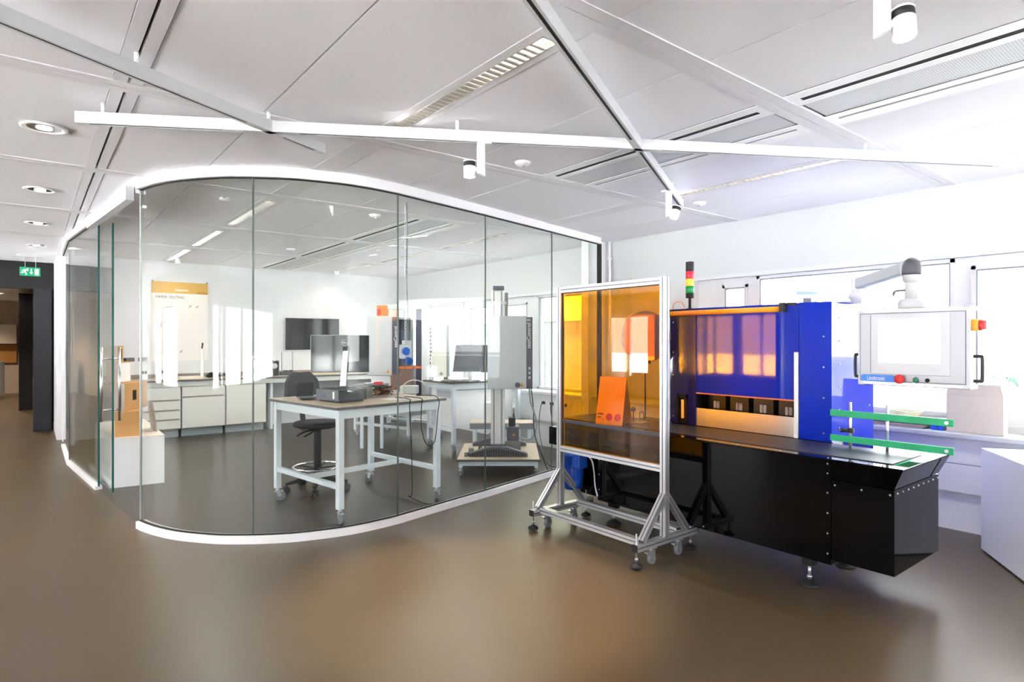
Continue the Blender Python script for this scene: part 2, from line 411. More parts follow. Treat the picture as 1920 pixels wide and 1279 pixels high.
# downlights over the corridor
def downlight(x, y, r, label):
    d = thing('downlight', label, 'ceiling light', (x, y, CZ), 0, 'round downlights over the corridor')
    MB().lathe([(r*.72, -.002), (r, -.004), (r, -.010), (r*.9, -.014), (r*.74, -.010), (r*.72, -.002)], (x, y, CZ)).build('trim_ring', white_m, d)
    MB().lathe([(r*.74, -.008), (r*.70, -.006), (r*.55, -.0045), (r*.35, -.003), (r*.34, -.003)], (x, y, CZ), axis='z').build('reflector', mirror_m, d)
    MB().lathe([(r*.33, -.012), (r*.33, -.004), (r*.2, -.003)], (x, y, CZ)).build('lamp', lamp_m, d)
    l = bpy.data.lights.new('downlight_lamp', 'SPOT'); l.energy = 30; l.spot_size = 1.35; l.spot_blend = .6; l.color = (1, .9, .78); l.shadow_soft_size = .07
    lo = bpy.data.objects.new('downlight_lamp', l); C.objects.link(lo); lo.location = (x, y, CZ-.03)
for y, lb in ((4.474, 'largest round downlight, nearest over the corridor'), (6.33, 'second round downlight along the corridor'), (8.136, 'third round downlight along the corridor'), (10.04, 'last round downlight before the exit sign')):
    downlight(.063, y, .115, lb)
def detector(x, y, label, r=.055):
    d = thing('smoke_detector', label, 'smoke detector', (x, y, CZ), 0, 'small round ceiling detectors')
    MB().lathe([(r, 0), (r, -.008), (r*.8, -.022), (r*.3, -.028)], (x, y, CZ-.001)).build('base', white_m, d)
    MB().lathe([(r*.3, -.026), (r*.28, -.036), (r*.1, -.04)], (x, y, CZ)).build('sensor', grey_m, d)
detector(2.692, 3.278, 'round white ceiling detector behind the lit track spotlight')
detector(4.73, 3.245, 'round white ceiling detector near the window wall')
detector(2.764, 8.319, 'round white detector on the glass room ceiling, farther one')
detector(2.671, 5.555, 'round white detector on the glass room ceiling beside the chain')

# window wall on the right
def wall_x(name, x0, x1, holes, ya, yb, z1, m=wall_m):
    """wall standing on a constant x with rectangular holes (y0,y1,z0,z1)"""
    b = MB(); ycuts = sorted(set([ya, yb]+[h[0] for h in holes]+[h[1] for h in holes]))
    for p, q in zip(ycuts, ycuts[1:]):
        hs = sorted([(h[2], h[3]) for h in holes if h[0] <= p+1e-6 and h[1] >= q-1e-6]); z = 0
        for h0, h1 in hs:
            if h0 > z: b.box(x0, x1, p, q, z, h0)
            z = h1
        if z < z1: b.box(x0, x1, p, q, z, z1)
    return struct(b, name, m)
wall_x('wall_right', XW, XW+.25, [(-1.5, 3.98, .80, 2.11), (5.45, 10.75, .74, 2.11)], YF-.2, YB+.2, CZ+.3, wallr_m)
def window(name, y0, y1, z0, z1, panes):
    """white frame filling an opening; panes are (y0,y1,z0,z1)"""
    f = MB(); x0, x1 = XW+.02, XW+.09
    ycuts = sorted(set([y0, y1]+[p[0] for p in panes]+[p[1] for p in panes]))
    for p, q in zip(ycuts, ycuts[1:]):
        hs = [h for h in panes if h[0] <= p+1e-6 and h[1] >= q-1e-6]
        if hs:
            h = hs[0]
            if h[2] > z0: f.box(x0, x1, p, q, z0, h[2])
            if h[3] < z1: f.box(x0, x1, p, q, h[3], z1)
        else: f.box(x0, x1, p, q, z0, z1)
    o = struct(f, name, frame_m)
    bd = MB()
    for p in panes:   # raised sash bead round every pane with a dark gasket
        bd.i = 0
        bd.box(x0-.012, x0, p[0]-.035, p[0]-.006, p[2]-.035, p[3]+.035).box(x0-.012, x0, p[1]+.006, p[1]+.035, p[2]-.035, p[3]+.035)
        bd.box(x0-.012, x0, p[0]-.035, p[1]+.035, p[3]+.006, p[3]+.035).box(x0-.012, x0, p[0]-.035, p[1]+.035, p[2]-.035, p[2]-.006)
        bd.i = 1
        bd.box(x0-.004, x0+.03, p[0]-.006, p[0]+.004, p[2], p[3]).box(x0-.004, x0+.03, p[1]-.004, p[1]+.006, p[2], p[3]).box(x0-.004, x0+.03, p[0], p[1], p[3]-.004, p[3]+.006)
    bd.build('sash_bead', [frame_m, mgrey_m], o)
    for p in panes: MB().box(x0+.03, x0+.036, p[0], p[1], p[2], p[3]).build('pane', wglass_m, o)
    return o
window('window_1', -1.5, 3.98, .80, 2.11, [(3.42, 3.64, .95, 2.0), (1.64, 3.25, .88, 2.07), (.2, 1.46, .95, 2.0), (-1.4, .1, .88, 2.07)])
window('window_2', 5.45, 10.75, .74, 2.11, [(5.50, 6.64, .80, 2.07), (6.95, 8.40, .86, 1.99), (8.62, 9.75, .80, 2.07), (9.85, 10.7, .80, 2.07)])
tr = MB()
for a, b in ((-1.5, 4.0), (5.42, 10.8)): tr.box(XW-.02, XW+.02, a, b, 2.11, 2.15)
struct(tr, 'trim_2', frame_m)
struct(MB().box(5.46, XW+.02, YF, 5.40, .712, .76), 'trim_3', frame_m, bevel=.012)          # sill board
struct(MB().box(5.46, XW+.02, 5.42, YB, .712, .76), 'trim_3', frame_m, bevel=.012)
b = MB(); b.box(5.525, 5.60, YF, 5.40, .52, .712).box(5.527, 5.60, YF, 5.40, .30, .514)
b.box(5.525, 5.60, 5.42, YB, .35, .712)
struct(b, 'trim_4', white_m)                                                                  # wiring duct below the sill
struct(MB().box(5.565, XW, YF, 5.40, 0, .5).box(5.565, XW, 5.42, YB, 0, .36), 'baseboard_right', white_m)
struct(MB().box(5.40, XW, 5.30, 5.42, 0, CZ), 'wall_pier', wall_m)
pp = tag(MB().cyl((5.715, 5.235, 0.77), (5.715, 5.235, CZ), .018, seg=14).cyl((5.715, 5.235, 2.47), (5.715, 5.235, 2.50), .026, seg=14).build('heating_pipe', white_m), 'thin white vertical pipe in the corner beside the glass partition end', 'pipe')
# other walls
struct(MB().box(.36, XW+.25, YB, YB+.2, 0, CZ+.3).box(.37, .48, 10.40, YB, 0, CZ), 'wall_back', wall_m)
struct(MB().box(.300, .42, YB+.2, 12.38, 0, CZ), 'wall_corridor', wall_m)
fx = [(3.1, 4.25), (4.4, 5.55)]; fz0, fz1 = .30, 2.35  # windows mirrored in the cabinet side, extended downward to brighten the bench
b = MB(); b.box(XL-.2, XW+.25, YF-.2, YF, 0, fz0).box(XL-.2, XW+.25, YF-.2, YF, fz1, CZ+.3)
for p, q in zip([XL-.2]+[v[1] for v in fx], [v[0] for v in fx]+[XW+.25]): b.box(p, q, YF-.2, YF, fz0, fz1)
struct(b, 'wall_front', wall_m)
for k, (p, q) in enumerate(fx):
    f = MB()
    for x in (p, (p+q)/2-.03, q-.06): f.box(x, x+.06, YF-.12, YF-.06, fz0, fz1)
    f.box(p, q, YF-.12, YF-.06, fz0, fz0+.06).box(p, q, YF-.12, YF-.06, fz1-.06, fz1)
    struct(f, 'window_%d' % (k+20), frame_m)
holes = [(y0, y1, .55, 2.15) for y0, y1 in ((-3.4, -1.8), (-1.4, .3), (.6, 2.3), (2.6, 4.2), (7.38, 8.52), (8.68, 9.85), (10.2, 11.6))]
wall_x('wall_left', XL-.2, XL, holes, YF-.2, 12.4, CZ+.3)
for k, h in enumerate(holes):
    f = MB(); x0, x1 = XL-.12, XL-.06
    f.box(x0, x1, h[0], h[0]+.06, h[2], h[3]).box(x0, x1, h[1]-.06, h[1], h[2], h[3]).box(x0, x1, h[0], h[1], h[2], h[2]+.06).box(x0, x1, h[0], h[1], h[3]-.06, h[3]).box(x0, x1, (h[0]+h[1])/2-.03, (h[0]+h[1])/2+.03, h[2], h[3])
    o = struct(f, 'window_%d' % (k+3), frame_m)
    s = MB()
    for j in range(22): s.bar((XL-.03, h[0], h[2]+.1+j*.068), (XL-.03, h[1], h[2]+.1+j*.068), .022, .002)
    s.build('window_blind', paper_m, o)
# corridor beyond the room: lintel, beige back room
struct(MB().box(-1.1, .30, 12.38, 12.6, 2.29, CZ+.3), 'wall_lintel', dshelf_m)
struct(MB().box(-2.8, -2.6, 12.4, 22, 0, CZ).box(-2.6, 3, 21.8, 22, 0, CZ), 'wall_far', beige_m)
struct(MB().box(XL-.2, -1.1, 12.4, 12.6, 0, CZ+.3), 'wall_end', wall_m)
struct(MB().box(-2.8, 3.0, 12.6, 22, 2.56, 2.7), 'ceiling_corridor', wall_m)
struct(MB().box(.30, .5, 13.7, 22, 0, 2.56), 'wall_side', dwall_m)
for x, y in ((-.45, 14.2), (-.5, 16.3), (-.55, 18.4), (-1.2, 20.2)):
    d = thing('downlight', {14.2: 'first small downlight beyond the black doorway', 16.3: 'second small downlight beyond the black doorway', 18.4: 'bright oval downlight above the beige far wall', 20.2: 'downlight at the very back beyond the black doorway'}[y], 'ceiling light', (x, y, 2.56), 0, 'small downlights beyond the doorway')
    MB().lathe([(.06, -.003), (.10, -.004), (.10, -.012), (.07, -.012), (.06, -.003)], (x, y, 2.56)).build('trim_ring', white_m, d)
    MB().lathe([(.065, -.006), (.03, -.004), (.01, -.004)], (x, y, 2.56)).build('lamp', lamp_m, d)
    l = bpy.data.lights.new('corridor_lamp', 'SPOT'); l.energy = 50; l.spot_size = 2.2; l.spot_blend = .7; l.color = (1, .82, .62); l.shadow_soft_size = .06
    lo = bpy.data.objects.new('corridor_lamp', l); C.objects.link(lo); lo.location = (x, y, 2.52)

# ------------------------------------------------------------------ curved glass partition
def arc_path():
    pts = [(.672, 5.50), (.700, 5.385), (.763, 5.20), (.867, 4.99), (1.034, 4.770), (1.15, 4.66), (1.332, 4.532), (1.53, 4.432), (1.82, 4.357), (2.05, 4.347), (2.30, 4.372)]
    return [(p.x, p.y) for p in curve([(x, y, 0) for x, y in pts], 5)]
ARC = arc_path(); STR = [(2.30, 4.372), (3.33, 4.606), (4.41, 4.877), (5.40, 5.125)]
FIX = [(.36, 10.40), (.36, 8.85), (.522, 7.15)]
DOORGAP = [(.522, 7.15), (.672, 5.50)]
def offset(path, d):
    out = []
    for k, p in enumerate(path):
        a = Vector(path[max(k-1, 0)]); b = Vector(path[min(k+1, len(path)-1)]); t = (b-a).normalized(); n = Vector((-t.y, t.x))
        out.append((p[0]+n.x*d, p[1]+n.y*d))
    return out
def ribbon(path, d0, d1, z0, z1):
    """wall-like solid following a plan path between two side offsets"""
    a, b_ = offset(path, d0), offset(path, d1); mb = MB()
    n0 = len(mb.b.faces); ring = []
    for p, q in zip(a, b_): ring.append([mb.b.verts.new((p[0], p[1], z0)), mb.b.verts.new((q[0], q[1], z0)), mb.b.verts.new((q[0], q[1], z1)), mb.b.verts.new((p[0], p[1], z1))])
    for A, B in zip(ring, ring[1:]):
        for k in range(4):
            f = mb.b.faces.new((A[k], A[(k+1) % 4], B[(k+1) % 4], B[k]))
    mb.b.faces.new(ring[0]); mb.b.faces.new(ring[-1][::-1])
    return mb
GZ0, GZ1 = .055, 2.625
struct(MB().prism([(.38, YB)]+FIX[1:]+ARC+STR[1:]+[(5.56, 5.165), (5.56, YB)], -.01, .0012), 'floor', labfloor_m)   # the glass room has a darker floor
part = struct(ribbon(ARC+STR[1:], -.035, .035, 0, GZ0), 'wall_glass', rail_m)
ribbon(FIX, -.03, .03, 0, GZ0-.02).build('floor_rail', rail_m, part)
ribbon(ARC+STR[1:], -.035, .035, GZ1, CZ).build('head_rail', rail_m, part)
ribbon(FIX, -.035, .035, GZ1, CZ).build('head_rail', rail_m, part)
ribbon(DOORGAP, -.035, .035, GZ1-.03, CZ).build('head_rail', rail_m, part)
ribbon(DOORGAP, -.10, -.045, GZ1-.09, GZ1+.02).build('door_track', grey_m, part)
ribbon(ARC+STR[1:], -.012, .012, GZ1-.006, GZ1).build('dark_gasket', dark_m, part)
ribbon(ARC+STR[1:], -.012, .012, GZ0, GZ0+.006).build('dark_gasket', dark_m, part)
ribbon(FIX, -.012, .012, GZ1-.006, GZ1).build('dark_gasket', dark_m, part)
# panes between the joints
def cut(path, x0, x1): return [p for p in path if x0-1e-6 <= p[0] <= x1+1e-6]
segs = [cut(ARC, 0, 1.232), cut(ARC, 1.228, 2.30)]
segs[0].append(segs[1][0]) if segs[0][-1] != segs[1][0] else None
for sgm in segs: ribbon(sgm, -.006, .006, GZ0, GZ1).build('pane', glass_m, part)
for p, q in zip(STR, STR[1:]): ribbon([p, q], -.006, .006, GZ0, GZ1).build('pane', glass_m, part)
for p, q in zip(FIX, FIX[1:]): ribbon([p, q], -.006, .006, GZ0-.02, GZ1).build('pane', glass_m, part)
for x, y in [segs[1][0]]+STR[:3]: MB().cyl((x, y, GZ0), (x, y, GZ1), .0072, seg=8).build('glass_joint', gjoint_m, part)
MB().cyl((.36, 8.85, GZ0), (.36, 8.85, GZ1), .007, seg=8).build('glass_joint', gjoint_m, part)
MB().box(5.395, 5.425, 5.10, 5.15, GZ0, GZ1).build('dark_end_seal', dark_m, part)
MB().box(.514, .530, 7.137, 7.149, GZ0-.02, GZ1).build('glass_edge', gedge_m, part)
MB().cyl((.672, 5.495, GZ0), (.672, 5.495, GZ1), .008, seg=8).build('glass_edge', mat('pale glass edge', (205, 215, 212), .2), part)
# sliding door parked behind the fixed pane
DA, DB = Vector((.612, 6.86)), Vector((.505, 8.00))
door = struct(ribbon([tuple(DA), tuple(DB)], -.006, .006, .02, GZ1-.06), 'door_1', glass_m)
MB().box(.604, .620, 6.848, 6.858, .02, GZ1-.06).build('door_edge', gedge_m, door)
h = MB()
hd = (DB-DA).normalized(); hn = Vector((-hd.y, hd.x)); hp = DA+hd*.10
for s_ in (-.075, .075):
    c = hp+hn*s_; h.cyl((c.x, c.y, .68), (c.x, c.y, 1.39), .013, seg=16)
for z in (.79, 1.28):
    a, b_ = hp+hn*.075, hp-hn*.075; h.cyl((a.x, a.y, z), (b_.x, b_.y, z), .008, seg=12)
h.build('door_handle', steel_m, door)

# ------------------------------------------------------------------ black and blue conveyor machine
M = thing('conveyor_machine', 'large black conveyor machine with tall glossy blue cabinet behind the orange screen', 'machine', (3.85, 2.4, 0))
DZ = .79
def screws(pts, axis, name='screws', parent=None, r=.006):
    b = MB()
    for p in pts:
        q = Vector(p)+Vector(axis)*.004; b.cyl(p, q, r, r*.7, seg=10)
    return b.build(name, zinc_m, parent or M)
# lower cladding
b = MB(); b.box(3.54, 4.20, 1.572, 3.37, .185, DZ-.012)
lp = b.build('lower_panel', black_m, M)
screws([(3.54, 1.59, z) for z in (.245, .36, .475, .59, .70, .755)]+[(3.54, 3.355, z) for z in (.27, .39, .51)]+[(3.54, 2.6, .21), (3.54, 2.4, .205)], (-1, 0, 0), parent=lp)
b = MB(); b.box(3.60, 4.15, 3.37, 3.66, .19, .56); b.build('recessed_panel', black_m, M)
eb = MB().box(3.54, 4.20, 1.25, 1.568, .215, .667).build('outfeed_box', black_m, M)
screws([(3.54, 1.27+.14*k, .64) for k in range(3)], (-1, 0, 0), parent=eb)
screws([(3.58+.075*k, 1.25, .645) for k in range(9)], (0, -1, 0), parent=eb)
fl = MB()
def flare(x0, x1, t0, t1):
    fl.loft([(x0, 1.25, .672), (x1, 1.25, .672), (x1, 1.568, .672), (x0, 1.568, .672)], [(t0, 1.197, .782), (t1, 1.197, .782), (t1, 1.568, .782), (t0, 1.568, .782)])
flare(3.54, 4.055, 3.50, 4.055); flare(4.08, 4.20, 4.08, 4.215)
fl.build('flared_skirt', black_m, M)
b = MB(); b.box(3.50, 4.215, 1.197, 3.42, DZ-.012, DZ)
deck = b.build('deck_plate', black_m, M, bevel=.003)
screws([(3.525, 1.3+.28*k, DZ) for k in range(8)], (0, 0, 1), parent=deck, r=.005)
MB().box(3.60, 4.02, 1.28, 3.40, DZ-.002, DZ+.005).build('belt', belt_m, M)
MB().cyl((3.60, 1.268, DZ-.012), (4.02, 1.268, DZ-.012), .014, seg=16).build('green_reflection', green_m, M)  # green bar put in for the green reflection at the belt end
MB().box(3.55, 4.20, 3.40, 3.96, .555, .706).build('infeed_box', black_m, M)
MB().box(3.62, 4.10, 3.38, 3.90, .706, DZ-.004).build('infeed_bed', blackp_m, M)
screws([(3.55, y, z) for y in (3.86, 3.80, 3.72, 3.60) for z in (.59, .68)], (-1, 0, 0), parent=M, r=.005)
for k, (x, y) in enumerate(((3.63, 1.735), (3.63, 3.28), (4.12, 1.735), (4.12, 3.28))):
    f = MB(); f.box(x-.035, x+.035, y-.03, y+.03, .125, .19).build('foot_bracket', blackp_m, M)
    f = MB(); f.lathe([(.058, .0), (.06, .006), (.05, .016), (.026, .03), (.012, .036)], (x, y, 0)); fo = f.build('levelling_foot', rubber_m, M)
    MB().cyl((x, y, .034), (x, y, .13), .011, .008, seg=14).cyl((x, y, .045), (x, y, .06), .017, seg=6).build('spindle', zinc_m, fo)
# electric motor hanging at the infeed end
mo = MB()
mo.lathe([(.070, .243), (.082, .262), (.086, .30), (.086, .325), (.078, .326), (.078, .50), (.086, .502), (.086, .552)], (3.49, 3.60, 0), seg=36)
for k in range(26):
    t = 2*PI*k/26; mo.bar((3.49+.076*math.cos(t), 3.60+.076*math.sin(t), .33), (3.49+.076*math.cos(t), 3.60+.076*math.sin(t), .50), .004, .020, up=(math.cos(t), math.sin(t), 0))
mo = mo.build('motor', motor_m, M)
MB().box(3.43, 3.53, 3.47, 3.56, .425, .545).build('junction_box', motor_m, mo, bevel=.008)
MB().bar((3.417, 3.634, .40), (3.417, 3.634, .475), .028, .004, up=(-.9, .42, 0)).build('rating_plate', paper_m, mo)
MB().tube(curve([(3.52, 3.45, .52), (3.525, 3.42, .49), (3.53, 3.40, .40), (3.53, 3.39, .30), (3.535, 3.37, .215)]), .006).tube(curve([(3.52, 3.44, .52), (3.52, 3.405, .48), (3.52, 3.39, .39), (3.525, 3.385, .30), (3.535, 3.365, .22)]), .005).build('motor_cable', mat('silver cable', (190, 196, 208), .35), mo)
# blue cabinet above the deck
cb = MB()
cb.box(4.06, 4.69, 1.79, 1.80, DZ, 1.704).box(4.20, 4.69, 1.79, 1.80, .30, DZ)
cb.box(4.05, 4.69, 1.80, 3.05, 1.692, 1.704).box(4.68, 4.69, 1.80, 3.05, .30, 1.70).box(4.06, 4.69, 3.04, 3.05, DZ, 1.704)
cabn = cb.build('cabinet_shell', blue_m, M)
screws([(4.15, 1.79, z) for z in (.88, 1.0, 1.15, 1.3, 1.45, 1.6)]+[(4.62, 1.79, z) for z in (.5, .75, 1.0, 1.25, 1.6)], (0, -1, 0), parent=cabn)
rp = MB().box(4.042, 4.06, 1.79, 2.0, DZ+.006, 1.706).build('right_panel', bluep_m, M)
screws([(4.042, 1.84, z) for z in (.85, 1.08, 1.28, 1.48)], (-1, 0, 0), parent=rp)
l_ = MB()
for y0, y1, z0, z1 in ((2.81, 2.885, DZ+.006, 1.70), (2.985, 3.05, DZ+.006, 1.70), (2.885, 2.985, 1.03, 1.70)): l_.box(4.042, 4.06, y0, y1, z0, z1)
lfp = l_.build('left_panel', dblue_m, M)
screws([(4.042, 3.02, z) for z in (.85, 1.18, 1.36, 1.6)], (-1, 0, 0), parent=lfp)
MB().box(4.06, 4.075, 2.885, 2.985, DZ+.006, 1.03).build('slot_back', blackp_m, M)
sl = MB().box(4.036, 4.05, 2.888, 2.90, DZ+.008, 1.028).box(4.036, 4.05, 2.97, 2.982, DZ+.008, 1.028).box(4.036, 4.05, 2.888, 2.982, 1.0, 1.028).build('slot_frame', blackp_m, M)
MB().cyl((4.048, 2.935, .84), (4.048, 2.935, .985), .011, seg=12).build('amber_gauge', mat('amber gauge', (226, 150, 70), .3, emit=.25), M)
MB().box(4.048, 4.060, 2.005, 2.81, 1.052, 1.66).build('front_window', blue_m, M)
MB().box(4.046, 4.058, 2.005, 2.81, 1.042, 1.052).build('window_edge', mat('pink window edge', (226, 120, 84), .3), M)
MB().box(4.046, 4.062, 1.80, 2.81, 1.66, 1.70).build('window_head', blue_m, M)
MB().box(4.034, 4.05, 2.006, 2.034, DZ+.006, 1.375).build('white_strip', white_m, M, bevel=.003)
MB().box(4.05, 4.058, 2.034, 2.81, DZ+.006, .932).build('aluminium_plate', mat('satin aluminium sheet', (214, 208, 206), .28, .85, bump=.03, nscale=90, stretch=(1, 20, 1)), M)
MB().box(4.62, 4.63, 2.0, 2.85, DZ, 1.69).box(4.06, 4.66, 2.815, 2.82, DZ, 1.69).build('inner_lining', blackp_m, M)
for k in range(4):
    y1 = 2.775-.19*k
    d = MB().box(4.16, 4.5, y1-.15, y1, DZ+.006, 1.03).build('reject_bin', mat('black bin', (30, 27, 26), .35), M)
    hh = MB()
    for yy in (y1-.062, y1-.09):
        hh.box(4.15, 4.16, yy-.009, yy-.004, .93, .985).box(4.15, 4.16, yy+.004, yy+.009, .93, .985).box(4.15, 4.16, yy-.009, yy+.009, .98, .986).box(4.15, 4.16, yy-.009, yy+.009, .93, .936)
    hh.build('handle', mat('pale handle', (236, 214, 206), .4), d)
MB().box(4.13, 4.16, 2.02, 2.80, 1.035, 1.055).build('bin_rail', blackp_m, M)
yb = MB().cyl((4.015, 2.115, 1.668), (4.015, 3.02, 1.668), .019, seg=20).build('amber_bar', amber_m, M)
MB().box(3.99, 4.05, 3.02, 3.04, 1.645, 1.70).build('bar_bracket', blackp_m, yb); MB().box(3.99, 4.05, 2.085, 2.115, 1.648, 1.71).box(4.03, 4.05, 2.02, 2.09, 1.69, 1.71).build('bar_bracket', blackp_m, yb)
# green guide rails on rods at the outfeed
for z0, z1 in ((.978, 1.018), (.822, .862)):
    gr = MB().box(3.962, 3.974, 1.108, 1.765, z0, z1).build('guide_rail', green_m, M, bevel=.002)
    MB().cyl((3.956, 1.14, (z0+z1)/2), (3.963, 1.14, (z0+z1)/2), .010, seg=14).build('rail_bolt', zinc_m, gr)
for y in (1.655, 1.447):
    rd = MB().cyl((3.99, y, DZ), (3.99, y, 1.07), .0085, seg=14).build('guide_rod', alu_m, M)
    MB().box(3.975, 4.005, y-.012, y+.012, .83, .855).build('rod_clamp', zinc_m, rd)
se = MB().cyl((3.955, 1.70, .895), (3.99, 1.66, .895), .012, seg=14).box(3.978, 4.004, 1.635, 1.668, .88, .91).build('photo_sensor', blackp_m, M)
MB().cyl((3.9525, 1.703, .895), (3.956, 1.699, .895), .008, seg=14).build('lens', zinc_m, se)
MB().tube(curve([(4.07, 3.04, 1.66), (4.07, 3.04, 1.74), (4.08, 2.99, 1.765), (4.09, 2.95, 1.73), (4.09, 2.95, 1.70)]), .003).build('orange_cable', orange_m, M)

# ---- signal tower
T = thing('signal_tower', 'red amber green signal tower on the blue machine top', 'signal light', (4.15, 2.94, 1.704))
MB().cyl((4.15, 2.94, 1.704), (4.15, 2.94, 1.80), .011, seg=14).cyl((4.15, 2.94, 1.704), (4.15, 2.94, 1.712), .03, seg=20).build('pole', rubber_m, T)
for nm, z0, z1, m in (('base', 1.795, 1.835, rubber_m), ('green_lens', 1.835, 1.89, mat('green lens', (0, 150, 76), .15, emit=.08)), ('amber_lens', 1.89, 1.948, mat('amber lens', (250, 186, 70), .15, emit=.25)), ('red_lens', 1.948, 2.008, mat('red lens', (214, 40, 60), .15, emit=.1)), ('cap', 2.008, 2.085, rubber_m)):
    MB().lathe([(.030, z0), (.032, z0+.003), (.032, z1-.004), (.030, z1)], (4.15, 2.94, 0), seg=24).build(nm, m, T)

# ---- operator panel on its swing arm
OP = thing('operator_panel', 'white touch screen operator panel hanging from a swing arm', 'control panel', (4.37, 1.76, 1.706))
X0, X1, Y0, Y1, Z0, Z1 = 3.55, 3.675, .926, 1.434, 1.215, 1.62
MB().box(X0+.012, X1-.01, Y0+.008, Y1-.008, Z0+.012, Z1-.012).build('housing', opw_m, OP)
for z in (Z0, Z1-.02): MB().box(X0+.004, X1, Y0+.02, Y1-.02, z, z+.02).build('edge_profile', alu_m, OP, bevel=.004)
for z in (Z0-.003, Z1-.02):
    for y0, y1 in ((Y0, Y0+.03), (Y1-.03, Y1)): MB().box(X0+.002, X1+.004, y0, y1, z, z+.023).build('corner_cap', grey_m, OP, bevel=.005)
MB().box(X0+.002, X0+.014, Y0+.002, Y1-.002, Z0+.016, Z1-.016).build('front_frame', opw_m, OP)
b = MB(); e = .0035
ya, yb_, za, zb = Y0+.016, Y1-.012, Z0+.022, Z1-.022
b.box(X0, X0+.004, ya, ya+e, za, zb).box(X0, X0+.004, yb_-e, yb_, za, zb).box(X0, X0+.004, ya, yb_, za, za+e).box(X0, X0+.004, ya, yb_, zb-e, zb)
b.build('gasket_line', mat('violet grey gasket', (96, 92, 118), .5), OP)
MB().box(X0-.001, X0+.004, ya+e, yb_-e, za+e, zb-e).build('front_plate', mat('satin front plate', (192, 193, 202), .35), OP)
tp = MB().box(X0-.006, X0, 1.005, 1.367, 1.275, 1.592).build('touch_terminal', opw_m, OP, bevel=.003)
MB().box(X0-.008, X0-.005, 1.043, 1.329, 1.335, 1.560).build('screen', panelscreen_m, tp)
MB().box(X0-.0075, X0-.0055, 1.045, 1.095, 1.298, 1.309).build('badge', grey_m, tp)
MB().box(X0-.0065, X0, 1.3655, 1.3685, 1.280, 1.590).build('edge_line', mgrey_m, tp)
MB().loft([(X0-.003, 1.416, 1.234), (X0-.003, 1.252, 1.234), (X0-.003, 1.252, 1.262), (X0-.003, 1.259, 1.270), (X0-.003, 1.407, 1.270), (X0-.003, 1.416, 1.262)], [(X0, 1.416, 1.234), (X0, 1.252, 1.234), (X0, 1.252, 1.262), (X0, 1.259, 1.270), (X0, 1.407, 1.270), (X0, 1.416, 1.262)]).build('name_plate', mat('name plate blue', (40, 120, 220), .4), OP)
text('lettering', 'Limitronic', .034, (X0-.0035, 1.386, 1.241), (0, -1, 0), (0, 0, 1), paper_m, OP, wide=.64)
es = MB().lathe([(.019, X0), (.019, X0-.02), (.022, X0-.022), (.024, X0-.03), (.020, X0-.037), (.001, X0-.039)], (0, 1.222, 1.253), axis='x', seg=24).build('emergency_stop', red_m, OP)
gb = MB().lathe([(.0135, X0), (.0135, X0-.008), (.010, X0-.010), (.001, X0-.011)], (0, 1.153, 1.251), axis='x', seg=20).build('green_button', gbtn_m, OP)
MB().lathe([(.0155, X0), (.0155, X0-.006), (.0125, X0-.0065)], (0, 1.153, 1.251), axis='x', seg=20).build('button_ring', chrome_m, gb)
MB().lathe([(.010, X0), (.010, X0-.008), (.001, X0-.009)], (0, 1.103, 1.251), axis='x', seg=18).build('black_button', rubber_m, OP)
for y, s_ in ((Y0, -1), (Y1, 1)):
    MB().tube(curve([(X0+.055, y+s_*.0, 1.375), (X0+.055, y+s_*.025, 1.375), (X0+.055, y+s_*.034, 1.365), (X0+.055, y+s_*.034, 1.265), (X0+.055, y+s_*.025, 1.255), (X0+.055, y, 1.255)], 5), .008).build('grab_handle', blackp_m, OP)
sw = MB().box(3.592, 3.648, Y0-.020, Y0+.01, 1.500, 1.556).build('main_switch', yel_m, OP, bevel=.003)
MB().lathe([(.026, Y0-.018), (.026, Y0-.030), (.02, Y0-.034)], (3.62, 0, 1.528), axis='y', seg=20).bar((3.62, Y0-.034, 1.528), (3.62, Y0-.047, 1.528), .010, .044).build('switch_knob', red_m, sw)
ax, ay = 3.612, 1.195
MB().lathe([(.060, 1.618), (.062, 1.63), (.062, 1.648), (.055, 1.666), (.05, 1.67)], (ax, ay, 0)).build('turn_flange', opw_m, OP)
MB().cyl((ax, ay, 1.665), (ax, ay, 1.775), .031, seg=28).lathe([(.031, 1.755), (.040, 1.765), (.042, 1.79), (.042, 1.80)], (ax, ay, 0)).build('drop_tube', mat('pale enamel', (196, 198, 200), .35), OP)
el = MB(); el.lathe([(.043, 1.795), (.044, 1.815), (.042, 1.845), (.034, 1.868), (.018, 1.882), (.002, 1.886)], (ax, ay, 0)).build('elbow_cap', dgrey_m, OP)
bx, by = 4.37, 1.76
dv = Vector((bx-ax, by-ay, 0)).normalized()
p0 = Vector((ax, ay, 1.835))+dv*.035; p1 = Vector((bx, by, 1.835))
MB().bar(p0, p1, .062, .074).build('arm_beam', mat('pale grey enamel', (178, 184, 188), .35), OP, bevel=.014)
MB().bar(p0-dv*.02, p0+dv*.035, .072, .086).build('beam_collar', opw_m, OP, bevel=.012)
MB().lathe([(.044, 1.876), (.044, 1.78), (.052, 1.77), (.062, 1.764), (.062, 1.735), (.05, 1.732), (.05, 1.712)], (bx, by, 0)).build('arm_base', opw_m, OP)
MB().box(bx-.075, bx+.075, by+.03-.075, by+.105, 1.706, 1.716).build('base_plate', grey_m, OP)
MB().tube(curve([(ax-.03, ay+.02, 1.715), (ax-.05, ay+.055, 1.712), (ax-.052, ay+.065, 1.70), (ax-.052, ay+.066, 1.685)]), .006).build('clamp_lever', mat('grey brown lever', (110, 106, 98), .5), OP)

